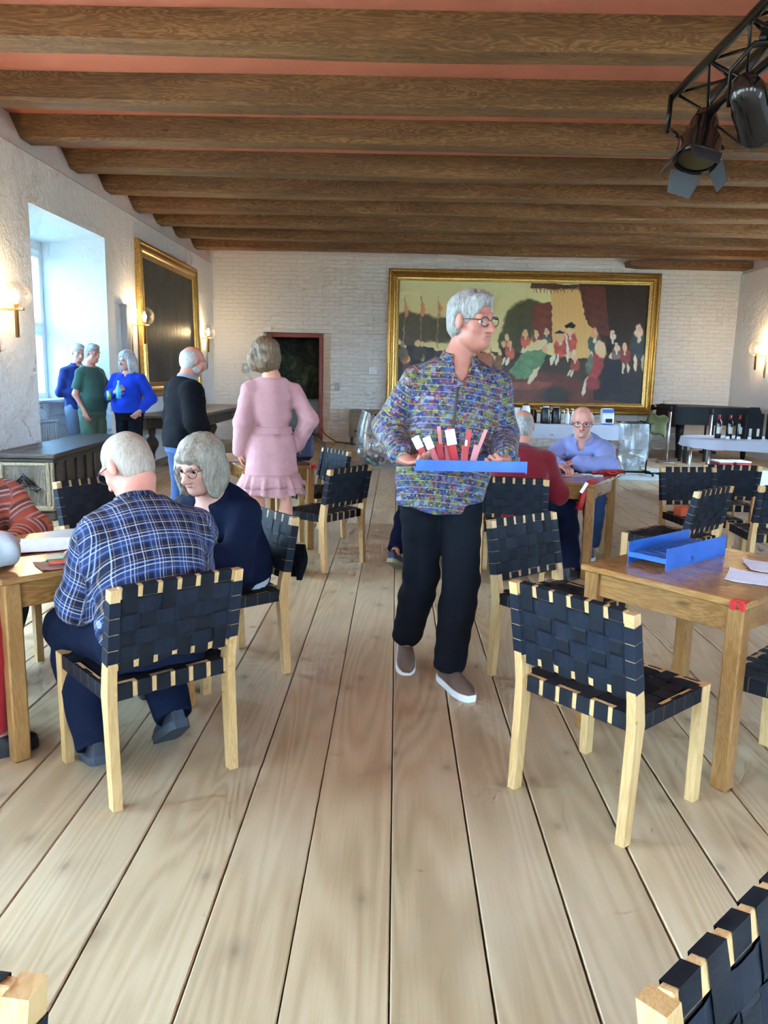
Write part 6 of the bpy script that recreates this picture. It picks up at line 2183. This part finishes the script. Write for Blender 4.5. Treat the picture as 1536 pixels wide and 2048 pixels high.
for x, y in ((.31, -.16), (.31, .16), (-.18, 0)):
    MB().lathe([(.0, -.012), (.028, -.012), (.028, .012), (0, .012)], 12, rotM((x, y, .028), y=math.pi / 2)).build('wheel', M_BLKPL, t)
bag('refuse_bag', 'clear bag hanging in the wheeled stand', 3.70, 12.15, .09, .46, .36, .74, 3)
for k in range(14):
    rr = random.Random(50 + k)
    o = MB().lathe([(.026, 0), (.036, .09)], 10, cap=False).build('used_cup', M_WHTPL, None, (3.70 + rr.uniform(-.12, .12), 12.15 + rr.uniform(-.08, .08), .14 + rr.uniform(0, .12)), (rr.uniform(0, 3), rr.uniform(0, 3), 0))
    tag(o, 'used clear cup at the bottom of the stand\'s bag', 'cup', 'used cups in the bag')
gb = MB()
gb.grid([[(-.17 + .34 * i / 8, .03 * math.sin(j * .6), .14 - .30 * j / 8 + .02 * math.sin(i * 1.3)) for j in range(9)] for i in range(9)])
o = gb.build('olive_cloth', cloth('olive_canvas', srgb(98, 96, 52)), None, (4.11, 12.32, .80), (0, .2, .2))
o.modifiers.new('thick', 'SOLIDIFY').thickness = .03
tag(o, 'olive green cloth hanging off the bag stand', 'cloth')
# bag of cans and the crate behind it
bag('can_bag', 'clear bag half full of empty cans beside the walking man', -.36, 12.55, .026, .62, .42, .80, 5, -.12, .62)
cols = [(.55, .57, .58), (.62, .64, .66), (.20, .28, .45), (.40, .16, .16), (.25, .38, .34), (.70, .70, .70)]
cm = [plain('can_metal', c, .28, .8) for c in cols]
for k in range(34):
    rr = random.Random(90 + k)
    a, q = rr.uniform(0, 6.28), math.sqrt(rr.random())
    o = MB().lathe([(0, .004), (.027, .0), (.033, .008), (.033, .10), (.026, .112), (.0, .108)], 12).build('empty_can', cm[k % 6], None,
        (-.36 + .21 * q * math.cos(a), 12.55 + .13 * q * math.sin(a), .075 + rr.uniform(0, .17) * (1 - q * .4)), (rr.uniform(0, 3), rr.uniform(0, 3), rr.uniform(0, 3)))
    tag(o, 'empty drink can inside the clear bag by the doorway', 'can', 'empty cans in the bag')
t = thing('wooden_crate', 'brown open wooden crate by the far wall behind the can bag', 'crate', (-.60, 16.55, 0))
M_PLY = wood('grey_brown_ply', (.16, .12, .075), (.25, .19, .12), (.33, .26, .17), 'x', 2, .7, .2, .1)
for y in (-.24, .24): MB().box((0, y, .46), (.78, .02, .56)).build('long_board', M_PLY, t)
for x in (-.38, .38): MB().box((x, 0, .46), (.02, .46, .56)).build('end_board', M_PLY, t)
MB().box((0, 0, .19), (.76, .46, .02)).build('bottom_board', M_PLY, t)
for x in (-.34, .34): MB().box((x, 0, .09), (.05, .40, .18)).build('skid', M_BLKPL, t)
MB().box((-.22, -.252, .30), (.12, .006, .05), None, .002).build('grip_hole', M_SLOT, t)
tag(MB().tube([(-1.62, 16.7, .30), (-1.50, 16.72, .16), (-1.3, 16.75, .03), (-1.0, 16.6, .012), (-.7, 16.1, .012), (-.55, 15.6, .012)], .012, 6).build('floor_cable', M_RUBBER, None), 'black cable running from the doorway along the floor', 'cable')
# bags hanging on the chairs
t = thing('shoulder_bag', 'dark blue shoulder bag on the small table behind the pink dress', 'bag', (-.86, 6.72, T0), .46)
MB().box((0, 0, .135), (.30, .12, .27), None, .04).build('bag_body', plain('navy_nylon', (.012, .014, .045), .6, bump=.4, nscale=12), t)
MB().tube([(.13, -.03, .24), (.22, -.09, .15), (.235, -.13, -.05), (.20, -.14, -.20), (.12, -.10, -.28)], .011, 6).build('bag_strap', M_BLKPL, t)
MB().lathe([(.014, 0), (.014, .03)], 10, rotM((.20, -.14, -.20))).build('buckle', M_STEEL, t)
jk = thing('dark_jacket', 'dark jacket hanging behind the navy cardigan woman\'s chair back', 'jacket', (-.55, 3.93, .50), math.atan2(.76, -.65))
jm = MB()
jm.grid([[(-.10 + .16 * i / 10, -.02 - .02 * math.sin(i * 1.1 + j * .5) - .02, .10 - .18 * j / 8) for j in range(9)] for i in range(11)])
jo = jm.build('jacket_cloth', cloth('black_jacket', (.008, .009, .012)), jk)
jo.modifiers.new('thick', 'SOLIDIFY').thickness = .02
t = thing('rucksack', 'black rucksack on the floor between the plaid man and the grey blond woman', 'bag', (-1.62, 5.9, 0), .5)
rk = Field((-.25, -.2, -.02), (.25, .2, .62), .014)
rk.ell((0, 0, .26), (.19, .13, .27)); rk.ell((0, .10, .18), (.13, .06, .13), k=.04); rk.ripple(.006, 3); rk.cut_half((0, 0, .004), (0, 0, -1))
link('rucksack_body', rk.mesh('rucksack'), plain('black_nylon', (.010, .010, .012), .6, bump=.3, nscale=15), t)
MB().tube([(-.04, 0, .51), (0, 0, .57), (.04, 0, .51)], .008, 6).build('grab_loop', M_BLKPL, t)

t = thing('white_bottle', 'small white bottle on the table edge by the pink dress woman\'s hand', 'bottle', (-1.165, 6.30, T0))
MB().lathe([(0, 0), (.026, 0), (.028, .01), (.028, .10), (.012, .125), (.012, .135)], 14).build('bottle_body', M_WHTPL, t)
MB().lathe([(.014, .13), (.014, .15), (0, .151)], 12).build('cap', M_WHTPL, t)

# ------------------------------------------------------------------ lighting truss with two stage lamps
M_TRUSS = plain('black_truss', (.02, .02, .022), .25, .6)
t = thing('lighting_truss', 'black lattice lighting truss hanging under the beams', 'truss', (1.80, 0, 0))
A, B, Cc = (-.10, 3.245), (.015, 3.05), (.13, 3.245)
y0, y1 = .6, 5.30
for nm, (x, z) in (('chord', A), ('chord', B), ('chord', Cc)):
    MB().tube([(x, y0, z), (x, y1, z)], .027, 10).build(nm, M_TRUSS, t)
k = 0
y = y1 - .04
while y > y0 + .3:
    for (p, q) in ((A, B), (B, Cc), (A, Cc)):
        a, b = (p, q) if k % 2 == 0 else (q, p)
        MB().tube([(a[0], y, a[1]), (b[0], y - .26, b[1])], .009, 6).build('lacing', M_TRUSS, t)
    y -= .26; k += 1
MB().tube([(A[0] - .02, y1 - .01, A[1]), (A[0] - .02, y1 + .01, A[1] - .22)], .016, 8).build('end_drop', M_TRUSS, t)
for yy in (.9, 3.96):
    MB().tube([(A[0], yy, A[1]), (A[0], yy, 3.87)], .006, 6).build('hanger', M_STEEL, t)
    MB().box((A[0], yy, A[1] + .05), (.06, .05, .12), None, .006).build('hanger_clamp', M_TRUSS, t)
M_CAN = plain('glossy_black_lamp', (.012, .012, .014), .16, .3, coat=.5)
M_REFL = plain('dull_gold_lens', (.10, .085, .045), .25)
def stage_lamp(label, loc, aim, L=.34, R=.135, doors=True):
    t = thing('stage_lamp', label, 'lamp', loc, 0, 'stage lamps', rot=aim)
    # local: lens looks along -z, hook on +y side upward
    MB().lathe([(0, .20), (.06, .19), (.085, .12), (.09, .06), (R, .0), (R, -L + .22), (R + .006, -L + .21), (R + .006, -L + .19), (R - .02, -L + .19)], 24, cap=False).build('lamp_can', M_CAN, t)
    MB().lathe([(0, -L + .215), (R - .012, -L + .21)], 24, cap=False).build('lens', M_REFL, t)
    MB().tube([(-R - .02, 0, 0), (-R - .03, .12, .12), (-R * .4, .24, .16), (R * .4, .24, .16), (R + .03, .12, .12), (R + .02, 0, 0)], .011, 8).build('yoke', M_TRUSS, t)
    MB().box((0, .29, .16), (.05, .10, .06), None, .01).build('hook_clamp', M_TRUSS, t)
    if doors:
        for k in range(4):
            a = math.pi / 2 * k
            w = .085 if k % 2 else .10
            M = rotM(z=a) @ rotM((0, R, -L + .19), x=math.radians(28))
            MB().add([(-w, 0, 0), (w, 0, 0), (w * .72, 0, -.13), (-w * .72, 0, -.13), (-w, .004, 0), (w, .004, 0), (w * .72, .004, -.13), (-w * .72, .004, -.13)],
                     [(0, 1, 2, 3), (7, 6, 5, 4), (0, 4, 5, 1), (1, 5, 6, 2), (2, 6, 7, 3), (3, 7, 4, 0)], M=M).build('barn_door', plain('door_grey', (.03, .034, .042), .5), t)
    return t
stage_lamp('black stage lamp with barn doors at the truss end', (1.775, 4.98, 2.885), (math.radians(-18), math.radians(14), 0), .32, .125)
stage_lamp('black stage lamp behind the barn door one, higher on the truss', (1.80, 4.35, 2.88), (math.radians(70), math.radians(10), math.radians(-40)), .40, .10, False)
tag(MB().tube([(1.82, 5.0, 3.02), (1.95, 4.8, 2.82), (1.98, 4.55, 2.75), (1.92, 4.3, 2.85), (1.84, 4.1, 3.02)], .007, 6).build('lamp_cable', M_RUBBER, None), 'black cable looping below the truss between the stage lamps', 'cable')
